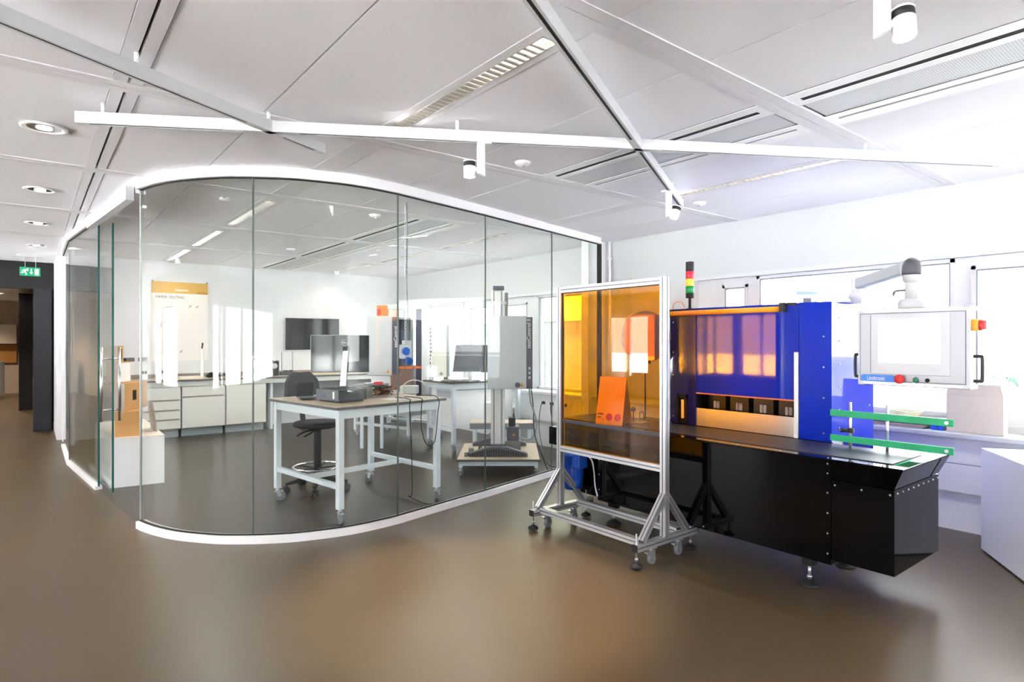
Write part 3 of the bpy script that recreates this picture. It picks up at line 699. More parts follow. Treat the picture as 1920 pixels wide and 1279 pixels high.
# ------------------------------------------------------------------ orange safety screen on its aluminium stand
S = thing('safety_screen', 'orange acrylic safety screen in an aluminium frame on castors', 'safety screen', (3.30, 3.04, 0))
PX = 3.30; PL, PR = 3.545, 2.535; PW = .045
for y in (PL, PR):
    po = MB().extrusion((PX, y, .15), (PX, y, 1.875), PW).build('post', alu_m, S)
    MB().box(PX-.0225, PX+.0225, y-.0225, y+.0225, 1.875, 1.879).build('end_cap', grey_m, po)
    MB().box(PX-.019, PX+.019, y-.019, y+.019, .16, 1.87).build('groove', groove_m, po)
def rail(name, p0, p1, w=PW):
    o = MB().extrusion(p0, p1, w).build(name, alu_m, S)
    MB().bar(p0, p1, w-.007, w-.007).build('groove', groove_m, o); return o
for z in (1.851, 1.812): pass
rail('top_rail', (PX, PR+.0225, 1.852), (PX, PL-.0225, 1.852))
rail('lower_rail', (PX, PR+.0225, .602), (PX, PL-.0225, .602))
MB().box(PX-.004, PX+.004, PR+.022, PL-.022, .83, 1.83).build('upper_panel', acryl_m, S)
MB().box(PX-.004, PX+.004, PR+.022, PL-.022, .624, .812).build('lower_panel', acryl_m, S)
MB().box(PX-.012, PX+.012, PR+.0225, PL-.0225, .811, .833).build('cross_bar', mat('slate bar', (62, 64, 78), .45), S)
f = MB(); f.box(PX-.007, PX+.007, PR+.0225, PL-.0225, 1.824, 1.830).box(PX-.007, PX+.007, PL-.029, PL-.0225, .63, 1.83).box(PX-.007, PX+.007, PR+.0225, PR+.027, .63, 1.83)
f.build('panel_gasket', blackp_m, S)
for y, o_ in ((PL, 0), (PR, 0)):
    sb = rail('base_beam', (3.00, y, .135), (3.64, y, .135))
    for xx in (2.994, 3.64): MB().box(xx, xx+.006, y-.0225, y+.0225, .1125, .1575).build('end_cap', blackp_m, sb)
    for s_ in (-1, 1):
        rail('brace', (PX+s_*.01, y, .43), (PX+s_*.235, y, .165), .04)
        x = PX+s_*.285
        ft = MB().lathe([(.038, 0), (.040, .008), (.036, .018), (.018, .028), (.010, .034)], (x, y, .012)).build('levelling_foot', rubber_m, S)
        MB().cyl((x, y, .04), (x, y, .225), .0055, seg=12).cyl((x, y, .055), (x, y, .072), .011, seg=6).build('threaded_rod', zinc_m, ft)
        if s_: 
            x = PX+s_*.14
            ca = MB().box(x-.025, x+.025, y-.03, y+.03, .106, .1125).cyl((x, y, .085), (x, y, .108), .016, seg=14).box(x-.018, x+.022, y-.017, y-.014, .03, .095).box(x-.018, x+.022, y+.014, y+.017, .03, .095).build('castor', zinc_m, S)
            MB().lathe([(.030, -.011), (.036, -.009), (.036, .009), (.030, .011)], (x+.006, y, .036), axis='y', seg=24).build('wheel', grub_m, ca)
            MB().box(x-.05, x-.015, y-.015, y+.015, .078, .086).build('brake_lever', zinc_m, ca)
rail('long_beam', (3.085, PR+.0225, .150), (3.085, PL-.0225, .150)); rail('long_beam', (3.48, PR+.0225, .150), (3.48, PL-.0225, .150))

# ---- things seen through the screen
D = thing('round_disc', 'smoky round transparent disc standing behind the orange screen', 'disc', (3.92, 3.203, DZ+.006))
dn = Vector((-.8, -.3, 0)).normalized(); dc = Vector((3.92, 3.203, 1.485))
MB().cyl(dc-dn*.003, dc+dn*.003, .205, seg=56).build('disc', disc_m, D)
dr = Vector((-dn.y, dn.x, 0))
MB().tube([dc+dr*math.cos(2*PI*k/48)*.205+Vector((0, 0, 1))*math.sin(2*PI*k/48)*.205 for k in range(48)], .004, closed=True).build('rim', mat('smoky rim', (110, 84, 84), .3), D)
MB().box(3.905, 3.935, 3.16, 3.25, 1.268, 1.292).cyl((3.92, 3.203, DZ+.006), (3.92, 3.203, 1.28), .006, seg=12).cyl((3.92, 3.203, DZ+.006), (3.92, 3.203, DZ+.018), .04, seg=28).build('stand', blackp_m, D)
K = thing('display_card', 'white display card with two red fruit pictures behind the orange screen', 'display card', (3.60, 3.24, DZ+.006))
k0 = Vector((3.50, 3.355, DZ+.007)); k1 = Vector((3.555, 3.13, DZ+.007)); lean = Vector((.075, .018, .37))
n_ = (k1-k0).cross(lean).normalized()*.004
MB().loft([k0, k1, k1+lean, k0+lean], [k0+n_, k1+n_, k1+n_+lean, k0+n_+lean]).build('card_face', paper_m, K)
b0 = k0+Vector((.17, .04, 0)); b1 = k1+Vector((.17, .04, 0)); l2 = Vector((-.092, -.02, .368))
MB().loft([b0, b1, b1+l2, b0+l2], [b0+n_, b1+n_, b1+n_+l2, b0+n_+l2]).build('card_back', cardg_m, K)
def on_card(u, v): return k0+(k1-k0)*u+lean*v+Vector(n_)*1.02
fr = MB()
for u, rr in ((.50, .030), (.82, .030)):
    c = on_card(u, .16); a_ = (k1-k0).normalized(); u_ = lean.normalized()
    fr.loft([c+(a_*math.cos(2*PI*q/20)*rr+u_*math.sin(2*PI*q/20)*rr*.95) for q in range(20)], [c+n_*.15+(a_*math.cos(2*PI*q/20)*rr+u_*math.sin(2*PI*q/20)*rr*.95) for q in range(20)])
fr.build('fruit_picture', mat('printed red', (196, 62, 44), .5, noise=.4, nscale=60), K)
t_ = MB()
for u0, u1, v in ((.06, .27, .20), (.06, .2, .13), (.25, .29, .09)):
    p, q = on_card(u0, v), on_card(u1, v); t_.loft([p, q, q+lean*.03, p+lean*.03], [p+n_*.12, q+n_*.12, q+lean*.03+n_*.12, p+lean*.03+n_*.12])
t_.build('caption', ink_m, K)
Q = thing('test_fixture', 'small metal test fixture on the deck right of the display card', 'fixture', (3.80, 3.17, DZ+.006))
MB().box(3.72, 3.86, 3.10, 3.26, DZ+.006, DZ+.018).build('base', mgrey_m, Q)
MB().cyl((3.77, 3.20, DZ+.018), (3.77, 3.20, DZ+.11), .006, seg=10).ball((3.77, 3.20, DZ+.115), .02).tube(curve([(3.80, 3.16, DZ+.018), (3.80, 3.16, DZ+.08), (3.80, 3.14, DZ+.1), (3.80, 3.12, DZ+.08), (3.80, 3.12, DZ+.03)]), .004).build('clamp_arm', rubber_m, Q)
# leaflet stand on the cabinet
LF = thing('leaflet_holder', 'clear leaflet stand with blue topped leaflet on the blue cabinet', 'leaflet', (4.40, 2.12, 1.704))
lr = view(1, 0)[0:2]; rr_ = Vector((CS, -SN, 0)); 
c = Vector((4.40, 2.12, 1.704))
def quad(mb, c, w, z0, z1, t, off=0):
    o = Vector((SN, CS, 0))*off; a = c-rr_*w/2+o; b_ = c+rr_*w/2+o; d_ = Vector((SN, CS, 0))*t
    mb.loft([a+Vector((0, 0, z0)), b_+Vector((0, 0, z0)), b_+d_+Vector((0, 0, z0)), a+d_+Vector((0, 0, z0))], [a+Vector((0, 0, z1)), b_+Vector((0, 0, z1)), b_+d_+Vector((0, 0, z1)), a+d_+Vector((0, 0, z1))]); return mb
quad(MB(), c, .15, .0, .105, .004).build('leaflet', paper_m, LF)
quad(MB(), c, .15, .082, .104, .001, -.001).build('blue_band', mat('pale blue print', (176, 204, 240), .5), LF)
quad(MB(), c, .055, .012, .055, .001, -.001).build('picture', mgrey_m, LF)

# ------------------------------------------------------------------ suspended lighting track and its spotlights
TK = thing('lighting_track', 'white suspended lighting track of crossing beams below the ceiling', 'lighting track', (2.0, 2.8, CZ))
TZ0, TZ1 = 2.585, 2.645
def track(p, q, slots):
    p, q = Vector((*p, 0)), Vector((*q, 0)); d = (q-p); L = d.length; d.normalize(); n = Vector((-d.y, d.x, 0)); w = .021
    b = MB()
    def seg(a, c, o0, o1, z0, z1, i=0):
        b.i = i; A, B = p+d*a, p+d*c
        b.loft([A+n*o0+Vector((0, 0, z0)), B+n*o0+Vector((0, 0, z0)), B+n*o1+Vector((0, 0, z0)), A+n*o1+Vector((0, 0, z0))], [A+n*o0+Vector((0, 0, z1)), B+n*o0+Vector((0, 0, z1)), B+n*o1+Vector((0, 0, z1)), A+n*o1+Vector((0, 0, z1))])
    seg(0, L, -w, w, TZ0+.012, TZ1); seg(0, L, -w, -.008, TZ0, TZ0+.012); seg(0, L, .008, w, TZ0, TZ0+.012)
    k = 0
    for a, c in slots+[(L, L)]:
        if a > k: seg(k, a, -.008, .008, TZ0, TZ0+.012)
        if c > a: seg(a, c, -.0075, .0075, TZ0+.002, TZ0+.0118, 1)
        k = c
    return b.build('track_rail', [track_m, rubber_m], TK)
TA, TB = ((-1.16, 2.28), (1.39, 3.60)), ((.19, 3.90), (4.95, 1.13))
TC = ((.70, 1.235), (4.34, 3.165))
track(TA[0], TA[1], [(.1, 2.30), (2.55, 2.80)])
track(TB[0], TB[1], [(.06, .72), (1.12, 2.75), (3.2, 5.45)])
track(TC[0], TC[1], [(.1, 2.22), (2.46, 4.06)])
track((1.66, 1.08), (2.46, .44), [(.1, .9)])
for x, y in ((.30, 3.84), (.36, 3.07), (1.02, 3.43), (2.62, 2.275), (3.95, 2.96), (4.12, 1.62), (1.9, 2.9)):
    MB().cyl((x, y, TZ1), (x, y, CZ), .010, seg=12).build('hanger', white_m, TK)
def spotlight(x, y, hx, hy, tilt, label, energy=25, aim=None):
    s = thing('track_spotlight', label, 'spotlight', (x, y, TZ0), 0, 'cylinder spotlights on the track')
    d = Vector((hx, hy, 0)).normalized()
    MB().bar((x-d.x*.06, y-d.y*.06, TZ0-.004), (x+d.x*.02, y+d.y*.02, TZ0-.004), .034, .012).build('track_adapter', white_m, s)
    z1, z0 = TZ0-.008, TZ0-.185
    b = MB(); n = 28; up = []; lo = []
    for k in range(n):
        t = 2*PI*k/n; up.append((x+.024*math.cos(t), y+.024*math.sin(t), z1)); lo.append((x+.024*math.cos(t), y+.024*math.sin(t), z0+.010*(math.cos(t)*d.x+math.sin(t)*d.y)))
    b.loft(up, lo).build('stem', white_m, s)
    c = Vector((x, y, z0+.035))+d*.066
    ax_ = Vector((tilt[0], tilt[1], -1)).normalized()
    MB().cyl((x+d.x*.02, y+d.y*.02, z0+.03), tuple(c), .012, seg=14).build('joint', white_m, s)
    MB().cyl(c-ax_*.012, c+ax_*.045, .035, .033).cyl(c-ax_*.045, c-ax_*.038, .035).build('head', white_m, s)
    MB().cyl(c-ax_*.038, c-ax_*.012, .0335).build('heat_sink', rubber_m, s)
    MB().cyl(c+ax_*.045, c+ax_*.047, .029).build('lens', lamp_m, s)
    l = bpy.data.lights.new('track_spotlight_lamp', 'SPOT'); l.energy = energy; l.spot_size = 1.0; l.spot_blend = .6; l.color = (1, .93, .84); l.shadow_soft_size = .03
    lo_ = bpy.data.objects.new('track_spotlight_lamp', l); C.objects.link(lo_); lo_.location = c+ax_*.06; lo_.rotation_euler = ax_.to_track_quat('-Z', 'Y').to_euler()
spotlight(2.02, 2.835, -CS, SN, (0, 0), 'lit white cylinder spotlight in the middle of the long track', 130)
spotlight(3.80, 2.88, CS*.8, -SN*.2, (-.35, .1), 'white spotlight near the far end of the diagonal track', 16)
spotlight(2.07, .765, CS, -SN, (-.12, -.12), 'large looking white spotlight cut off by the top right edge', 12)

# ------------------------------------------------------------------ exit sign, corridor
EX = thing('exit_sign', 'green exit sign with running man, arrow and door', 'sign', (-.005, 11.2, CZ))
MB().box(-.122, .112, 11.19, 11.21, 2.388, 2.513).build('sign_board', exit_m, EX)
MB().box(-.16, .16, 11.17, 11.23, 2.66, CZ).cyl((-.06, 11.2, 2.51), (-.06, 11.2, 2.67), .004, seg=8).cyl((.06, 11.2, 2.51), (.06, 11.2, 2.67), .004, seg=8).build('ceiling_mount', grey_m, EX)
ey = 11.189
def flat(mb, pts): mb.loft([(x-.005, ey, 2.45+z) for x, z in pts], [(x-.005, ey-.0012, 2.45+z) for x, z in pts])
b = MB(); flat(b, [(.055, -.045), (.098, -.045), (.098, .040), (.055, .040)]); b.build('door_symbol', exitw_m, EX)
b = MB(); flat(b, [(.010, .042), (.022, .042), (.022, -.012), (.036, -.012), (.016, -.036), (-.004, -.012), (.010, -.012)]); b.build('arrow_symbol', exitw_m, EX)
b = MB()
b.lathe([(.010, 0), (.010, -.0012)], (-.032, ey, 2.45+.036), axis='y', seg=14)
for q in ([(-.066, .030), (-.040, .030), (-.050, -.004), (-.074, -.002)], [(-.066, .030), (-.074, .024), (-.096, .006), (-.090, .000)], [(-.040, .030), (-.034, .014), (-.018, .008), (-.020, .016)],
          [(-.074, -.002), (-.056, -.006), (-.040, -.020), (-.052, -.022)], [(-.040, -.018), (-.052, -.022), (-.046, -.048), (-.036, -.048)], [(-.074, -.002), (-.062, -.008), (-.084, -.026), (-.108, -.022), (-.108, -.014), (-.088, -.016)]):
    flat(b, q)
b.build('running_man_symbol', exitw_m, EX)
def bookcase(x0, x1, y0, y1, z1, zs, label):
    """black shelving whose open side faces the corridor, taupe cupboard below"""
    s = thing('bookcase', label, 'bookcase', ((x0+x1)/2, (y0+y1)/2, 0))
    MB().box(x0, x1, y0, y0+.03, 0, z1).build('side_panel', dwall_m, s); MB().box(x0+.02, x1, y1-.03, y1, 0, z1).build('side_panel', dwall_m, s)
    MB().box(x1-.02, x1, y0, y1, 0, z1).build('back_panel', dshelf_m, s)
    MB().box(x0+.02, x1, y0, y1, z1-.03, z1).build('top', dshelf_m, s)
    for z in zs: MB().box(x0+.002, x1-.02, y0+.03, y1-.03, z, z+.025).build('shelf', wood_m, s)
    MB().box(x0, x0+.02, y0+.03, y1-.03, .06, .82).build('cupboard_door', taupe_m, s)
    MB().box(x0+.02, x1, y0+.03, y1-.03, 0, .06).build('plinth', dshelf_m, s)
    return s
bookcase(.035, .293, 12.40, 13.55, 2.56, (1.12, 1.52, 1.93), 'black bookcase with taupe cupboard right beside the white wall end')
bookcase(-.19, .06, 16.3, 18.0, 2.45, (1.12, 1.50, 1.90), 'black bookcase farther down the corridor with a white figure on it')
FG = thing('figurine', 'small white cone figure on the shelf of the farther bookcase', 'ornament', (-.12, 16.8, 1.525))
MB().lathe([(.05, 1.525), (.035, 1.6), (.012, 1.7), (.002, 1.74)], (-.12, 16.8, 0), seg=16).build('body', paper_m, FG)
CN = thing('reception_counter', 'white curved counter with oak back panel in the far beige room', 'counter', (-1.3, 20.5, 0))
b = MB(); arc = [(-2.4+1.9*t, 20.3+.5*math.sin(t*PI)*.3-.25*t, 0) for t in [k/10 for k in range(11)]]
b.loft([(-2.5, 20.1, .05), (-.75, 20.0, .05), (-.52, 20.5, .05), (-2.5, 20.7, .05)], [(-2.5, 20.1, .92), (-.75, 20.0, .92), (-.52, 20.5, .92), (-2.5, 20.7, .92)])
b.build('front', white_m, CN)
MB().box(-2.5, -.72, 20.1, 20.6, 0, .05).build('plinth', grey_m, CN)
MB().box(-2.5, -.3, 21.74, 21.8, .85, 1.35).build('oak_panel', oak_m, CN)
UN = thing('wall_cupboard', 'beige box cupboard on the far corridor wall', 'cupboard', (-.7, 21.6, 1.5))
MB().box(-1.15, -.72, 21.45, 21.8, 1.45, 2.1).build('body', beige_m, UN); MB().box(-.72, -.3, 21.5, 21.8, 1.38, 1.9).build('body', mat('pale beige front', (222, 206, 190), .5), UN)

# ------------------------------------------------------------------ left end of the glass room: plinth and boxes
PLN = thing('white_plinth', 'long white display plinth under the cardboard boxes by the glass door', 'plinth', (.84, 7.9, 0))
MB().prism([(.612, 7.13), (1.075, 7.08), (1.10, 8.70), (.60, 8.70)], 0, .485).build('body', white_m, PLN, bevel=.003)
MB().prism([(.61, 7.128), (1.077, 7.078), (1.102, 8.702), (.598, 8.702)], .4855, .4895).build('top_sheet', mat('pale plinth top', (236, 226, 214), .5), PLN)
BZ = .49
def carton(name, pts, z0, z1, label, mats=None, slot=None, lab=None, flap=None):
    """cardboard box from its four plan corners, first edge facing the viewer"""
    b_ = thing(name, label, 'cardboard box', (sum(p[0] for p in pts)/4, sum(p[1] for p in pts)/4, z0), 0)
    o = MB().prism(pts, z0, z1).build('box', mats or card_m, b_, bevel=.002)
    def on(edge, u0, u1, v0, v1, nm, m, t=.0015):
        A, B = Vector((*pts[edge], 0)), Vector((*pts[(edge+1) % 4], 0)); n = Vector((B.y-A.y, A.x-B.x, 0)).normalized()
        p, q = A+(B-A)*u0, A+(B-A)*u1
        zz0, zz1 = z0+(z1-z0)*v0, z0+(z1-z0)*v1
        MB().loft([p+Vector((0, 0, zz0)), q+Vector((0, 0, zz0)), q+Vector((0, 0, zz1)), p+Vector((0, 0, zz1))], [p+n*t+Vector((0, 0, zz0)), q+n*t+Vector((0, 0, zz0)), q+n*t+Vector((0, 0, zz1)), p+n*t+Vector((0, 0, zz1))]).build(nm, m, b_)
    on_ = on
    if slot: on(*slot, 'hand_hole', dark_m)
    if lab: on(*lab, 'label_sheet', paper_m)
    A = Vector(pts[0]); 
    return b_, on
c1, on = carton('cardboard_box', [(.655, 7.19), (.875, 7.165), (.93, 7.50), (.69, 7.54)], BZ+.001, .742, 'lowest brown cardboard box of the stack on the white plinth')
c2, on = carton('cardboard_box', [(.63, 7.24), (.742, 7.21), (.99, 7.60), (.70, 7.66)], .744, 1.02, 'wide cardboard box with dark hand hole, second of the stack', slot=(1, .34, .5, .35, .72))
on(0, 0, 1, 0, 1, 'pale_side', cardp_m)
c3, on = carton('cardboard_box', [(.60, 7.40), (.72, 7.37), (.83, 7.52), (.66, 7.62)], 1.022, 1.235, 'cardboard box with white label sheet, third of the stack', lab=(1, .05, .95, .03, .95))
on(0, 0, 1, 0, 1, 'pale_side', cardp_m)
c4, on = carton('cardboard_box', [(.57, 7.42), (.70, 7.40), (.76, 7.47), (.60, 7.54)], 1.237, 1.40, 'small brown magazine file box, topmost of the stack', slot=(1, .35, .75, .12, .8))
on(0, 0, 1, 0, 1, 'pale_side', cardp_m); on(1, .36, .74, .02, .12, 'green_strip', green_m)
FB = tag(MB().loft([(1.04, 7.40, BZ), (1.06, 7.40, BZ), (1.06, 7.72, BZ), (1.04, 7.72, BZ)], [(1.005, 7.44, .79), (1.022, 7.44, .79), (1.022, 7.74, .79), (1.005, 7.74, .79)]).build('flat_cardboard', cardg_m), 'folded flat cardboard leaning against the boxes on the plinth', 'cardboard')

# ------------------------------------------------------------------ back wall of the glass room
CF, CT = 10.22, .87          # counter front and height
wt = thing('wall_worktop', 'long beige topped grey worktop along the back wall', 'worktop', (2.9, 10.5, CT-.03))
MB().box(.85, 5.42, CF, YB, CT-.028, CT).build('top', worktop_m, wt)
MB().box(.85, 5.42, CF-.004, CF, CT-.03, CT-.004).build('front_edge', edge_m, wt)
MB().box(.85, 5.42, CF+.02, CF+.05, CT-.105, CT-.03).build('apron', mat('grey green apron', (206, 210, 204), .4), wt)
MB().box(.85, 5.42, YB-.02, YB, CT, CT+.06).build('upstand', mat('grey upstand', (150, 142, 134), .5), wt)
for k, x in enumerate((3.1, 5.3)): MB().box(x, x+.04, CF+.1, YB-.1, 0, CT-.03).build('leg', tframe_m, wt)
def base_cabinet(x0, x1, fronts, label, z0=.13, z1=.76):
    c = thing('base_cabinet', label, 'cabinet', ((x0+x1)/2, CF+.3, 0), 0, 'cream cabinets under the back worktop')
    MB().box(x0+.008, x1-.008, CF+.05, YB-.05, z0, z1).build('carcass', cab_m, c)
    MB().box(x0+.02, x1-.02, CF+.15, YB-.1, 0, z0).build('plinth', mat('blue grey plinth', (168, 178, 184), .5), c)
    z = z1
    for kind, h in fronts:
        f = MB().box(x0+.012, x1-.012, CF+.025, CF+.048, z-h+.008, z-.008).build(kind, cab_m, c, bevel=.002)
        if kind == 'drawer': MB().box(x0+.012, x1-.03, CF+.018, CF+.026, z-h+.002, z-h+.016).build('handle_strip', mat('brown handle strip', (150, 136, 126), .4), f)
        else: MB().cyl((x1-.012, CF+.03, z-.09), (x1-.012, CF+.03, z-.05), .008, seg=10).build('hinge', zinc_m, f)
        z -= h
base_cabinet(1.17, 1.78, [('drawer', .2), ('drawer', .15), ('drawer', .14), ('drawer', .14)], 'cream four drawer cabinet beside the stacked boxes')
base_cabinet(1.78, 2.40, [('drawer', .16), ('door', .47)], 'cream cabinet with one drawer over a door, middle of three')
base_cabinet(2.40, 3.02, [('door', .63)], 'cream single door cabinet next to the knee space')
struct(MB().box(3.03, 5.40, YB-.03, YB, .3, CT-.10), 'trim_5', grey_m)
PO = thing('wall_poster', 'large white PAPER TESTING poster with golden top band', 'poster', (1.87, 10.88, 1.13))
x0, x1, z0, z1 = 1.475, 2.275, 1.135, 2.385
MB().box(x0, x1, 10.885, 10.899, z0, z1).build('board', mat('poster white', (246, 240, 236), .45), PO)
MB().box(x0, x1, 10.882, 10.886, 2.205, z1).build('golden_band', gold_m, PO)
MB().box(2.11, x1, 10.880, 10.883, 2.205, 2.245).build('band_corner', mat('darker gold', (212, 156, 64), .6), PO)
text('lettering', 'PAPER TESTING', .058, (1.53, 10.884, 2.125), (1, 0, 0), (0, 0, 1), ink_m, PO, ext=.0008)
text('lettering', 'Expertise', .050, (1.80, 10.8805, 2.245), (1, 0, 0), (0, 0, 1), paper_m, PO, ext=.0008, bold=.001)
for (px, pz, w_, h_) in ((1.62, 1.95, .16, .045), (1.99, 1.98, .05, .04), (2.09, 1.975, .05, .04), (1.58, 1.62, .04, .10), (1.75, 1.25, .05, .05), (1.86, 1.25, .05, .05)):
    b = MB(); b.loft([(px, 10.8845, pz), (px+w_*.8, 10.8845, pz+h_*.6), (px+w_, 10.8845, pz+h_*1.3), (px+w_*.3, 10.8845, pz+h_*.8)], [(px, 10.885, pz), (px+w_*.8, 10.885, pz+h_*.6), (px+w_, 10.885, pz+h_*1.3), (px+w_*.3, 10.885, pz+h_*.8)])
    b.build('sketch', mat('pale sketch print', (190, 172, 168), .6), PO)
for x in (1.49, 2.26): MB().box(x-.008, x+.008, 10.88, 10.9, z1, z1+.02).build('clip', mgrey_m, PO)
TV = thing('television', 'flat black television on the back wall', 'television', (4.0, 10.85, 1.29))
MB().box(3.515, 4.485, 10.83, 10.86, 1.293, 1.856).build('casing', blackp_m, TV); MB().box(3.527, 4.473, 10.826, 10.831, 1.306, 1.845).build('screen', screen_m, TV); MB().box(3.8, 4.2, 10.86, 10.898, 1.45, 1.7).build('wall_bracket', mgrey_m, TV)
# warm wall washers over poster and television (their glow is on the wall in the photograph)
for k, (x, e) in enumerate(((1.75, 4), (4.25, 4))):
    w = thing('wall_washer', ('small ceiling spotlight glowing above the PAPER TESTING poster', 'small ceiling spotlight glowing above the wall television')[k], 'spotlight', (x, 10.35, CZ), 0, 'wall washers along the back wall')
    MB().lathe([(.035, 0), (.035, -.05), (.03, -.06)], (x, 10.35, CZ-.001), seg=18).build('housing', white_m, w)
    MB().lathe([(.025, -.061), (.02, -.063), (.004, -.063)], (x, 10.35, CZ), seg=18).build('lens', lamp_m, w)
    l = bpy.data.lights.new('wall_washer_lamp', 'SPOT'); l.energy = e; l.spot_size = 1.9; l.spot_blend = .8; l.color = (1, .84, .66); l.shadow_soft_size = .03
    lo = bpy.data.objects.new('wall_washer_lamp', l); C.objects.link(lo); lo.location = (x, 10.35, CZ-.07); lo.rotation_euler = Vector((0, .45, -1)).to_track_quat('-Z', 'Y').to_euler()
def socket(x, z, label, w=.16, h=.06, y=YB, m=None):
    s = thing('wall_socket', label, 'socket', (x, y, z))
    MB().box(x-w/2, x+w/2, y-.012, y, z-h/2, z+h/2).build('plate', m or sock_m, s); MB().box(x-w*.4, x-w*.05, y-.016, y-.012, z-h*.3, z+h*.3).build('outlet', dark_m, s)
socket(1.15, 1.165, 'grey wall socket strip left of the glass edge on the back wall', .20); socket(1.36, 1.165, 'shorter grey wall socket strip under the poster left corner', .12)
socket(2.74, 1.14, 'white double socket behind the bench instruments', .09, .09, m=white_m); socket(3.02, 1.14, 'white single socket right of the bench instruments', .08, .08, m=white_m)
def pot(x, y, label, w=.085, h=.13):
    p = thing('small_canister', label, 'canister', (x, y, CT+.001)); MB().box(x-w/2, x+w/2, y-w/2, y+w/2, CT+.001, CT+h*.7).build('body', white_m, p, bevel=.004)
    MB().box(x-w*.3, x-w*.02, y-.02, y+.02, CT+h*.7, CT+h).build('cap', blackp_m, p); MB().box(x+w*.1, x+w*.4, y-.02, y+.02, CT+h*.7, CT+h).build('cap', blackp_m, p)
pot(1.33, 10.52, 'white canister with black caps left of the glass edge on the worktop'); pot(1.55, 10.5, 'white canister with two black caps under the poster', .12)
TR = thing('paper_tray', 'low flat paper tray on the worktop under the poster', 'tray', (1.95, 10.5, CT+.001))
MB().box(1.78, 2.10, 10.38, 10.62, CT+.001, CT+.03).build('tray', mat('cream tray', (240, 226, 208), .5), TR); MB().box(1.80, 2.08, 10.40, 10.60, CT+.03, CT+.034).build('sheets', paper_m, TR)
WH = thing('column_stand', 'white column stand with small dark head in front of the poster', 'instrument', (2.12, 10.55, CT+.001))
MB().lathe([(.035, CT+.001), (.035, CT+.01), (.024, CT+.015), (.022, CT+.44), (.012, CT+.46)], (2.12, 10.55, 0), seg=16).build('column', white_m, WH); MB().cyl((2.12, 10.55, CT+.46), (2.13, 10.54, CT+.55), .010, .014, seg=12).build('head', blackp_m, WH)
CLH = MB(); 
for k in range(7): CLH.ball((2.22+.035*k, 10.5+.03*math.sin(k*2.1), CT+.03+.018*math.sin(k*1.3)), .05, 12, (1.1, 1, .55+.25*math.sin(k)))
tag(CLH.build('black_cloth', cloth_m), 'crumpled black cloth on the worktop right of the white column stand', 'cloth')
b = MB().tube(curve([(1.0, 10.42, CT+.02), (1.08, 10.36, CT+.03), (1.14, 10.42, CT+.02), (1.07, 10.5, CT+.025), (1.0, 10.45, CT+.02)]), .012)
tag(b.build('cable_coil', rubber_m), 'small black cable coil at the left end of the worktop', 'cable')
def instrument(x, y, label, kind):
    s = thing('bench_instrument', label, 'instrument', (x, y, CT+.001)); z = CT+.001
    if kind == 0:
        MB().box(x-.12, x+.12, y-.07, y+.07, z, z+.05).build('base', navy_m, s); MB().cyl((x, y, z+.05), (x, y, z+.26), .022, seg=14).build('column', mgrey_m, s)
        MB().lathe([(.05, z+.13), (.055, z+.19), (.04, z+.23), (.02, z+.27)], (x, y, 0), seg=18).build('head', navy_m, s); MB().cyl((x, y, z+.26), (x, y, z+.32), .012, .02, seg=12).build('eyepiece', blackp_m, s)
        for q in (-.11, .11): MB().box(x+q-.045, x+q+.045, y-.1, y-.02, z, z+.075).build('sample_block', mat('red brown block', (180, 120, 96), .6), s)
        MB().tube(curve([(x-.09, y-.06, z+.05), (x-.12, y-.06, z+.12), (x-.07, y-.06, z+.15)]), .006).build('lever', blackp_m, s)
    elif kind == 1:
        MB().box(x-.07, x+.09, y-.08, y+.08, z, z+.24).build('body', blackp_m, s); MB().lathe([(.05, y-.085), (.05, y-.095), (.035, y-.10)], (x+.02, 0, z+.16), axis='y', seg=18).build('dial', zinc_m, s)
        MB().cyl((x-.07, y, z+.12), (x-.14, y, z+.10), .02, seg=12).build('crank', mgrey_m, s); MB().box(x+.09, x+.10, y-.09, y+.09, z, z+.25).build('side_plate', mgrey_m, s)
        MB().cyl((x+.02, y, z+.24), (x+.02, y, z+.28), .015, seg=12).build('knob', chrome_m, s)
    else:
        MB().box(x-.13, x+.13, y-.08, y+.08, z, z+.06).build('body', mat('slate casing', (70, 82, 84), .4), s)
        for q in (-.09, .09): MB().cyl((x+q, y, z+.06), (x+q, y, z+.40), .006, seg=10).build('upright', mgrey_m, s)
        for q in (-.06, -.02, .03, .06): MB().cyl((x+q, y-.04, z+.06), (x+q, y-.04, z+.085), .012, seg=10).build('knob', blackp_m, s)
instrument(2.86, 10.5, 'dark microscope like instrument with red brown blocks at the glass joint', 0)
instrument(3.17, 10.5, 'black boxy instrument with round dial on the worktop', 1)
instrument(3.43, 10.5, 'low slate box with two thin uprights on the worktop below the television', 2)
WS = thing('work_strip', 'pale wooden strip lying on the worktop behind the monitor', 'strip', (4.0, 10.45, CT+.001))
MB().bar((3.55, 10.40, CT+.012), (4.3, 10.55, CT+.012), .05, .02).build('strip', worktop_m, WS)

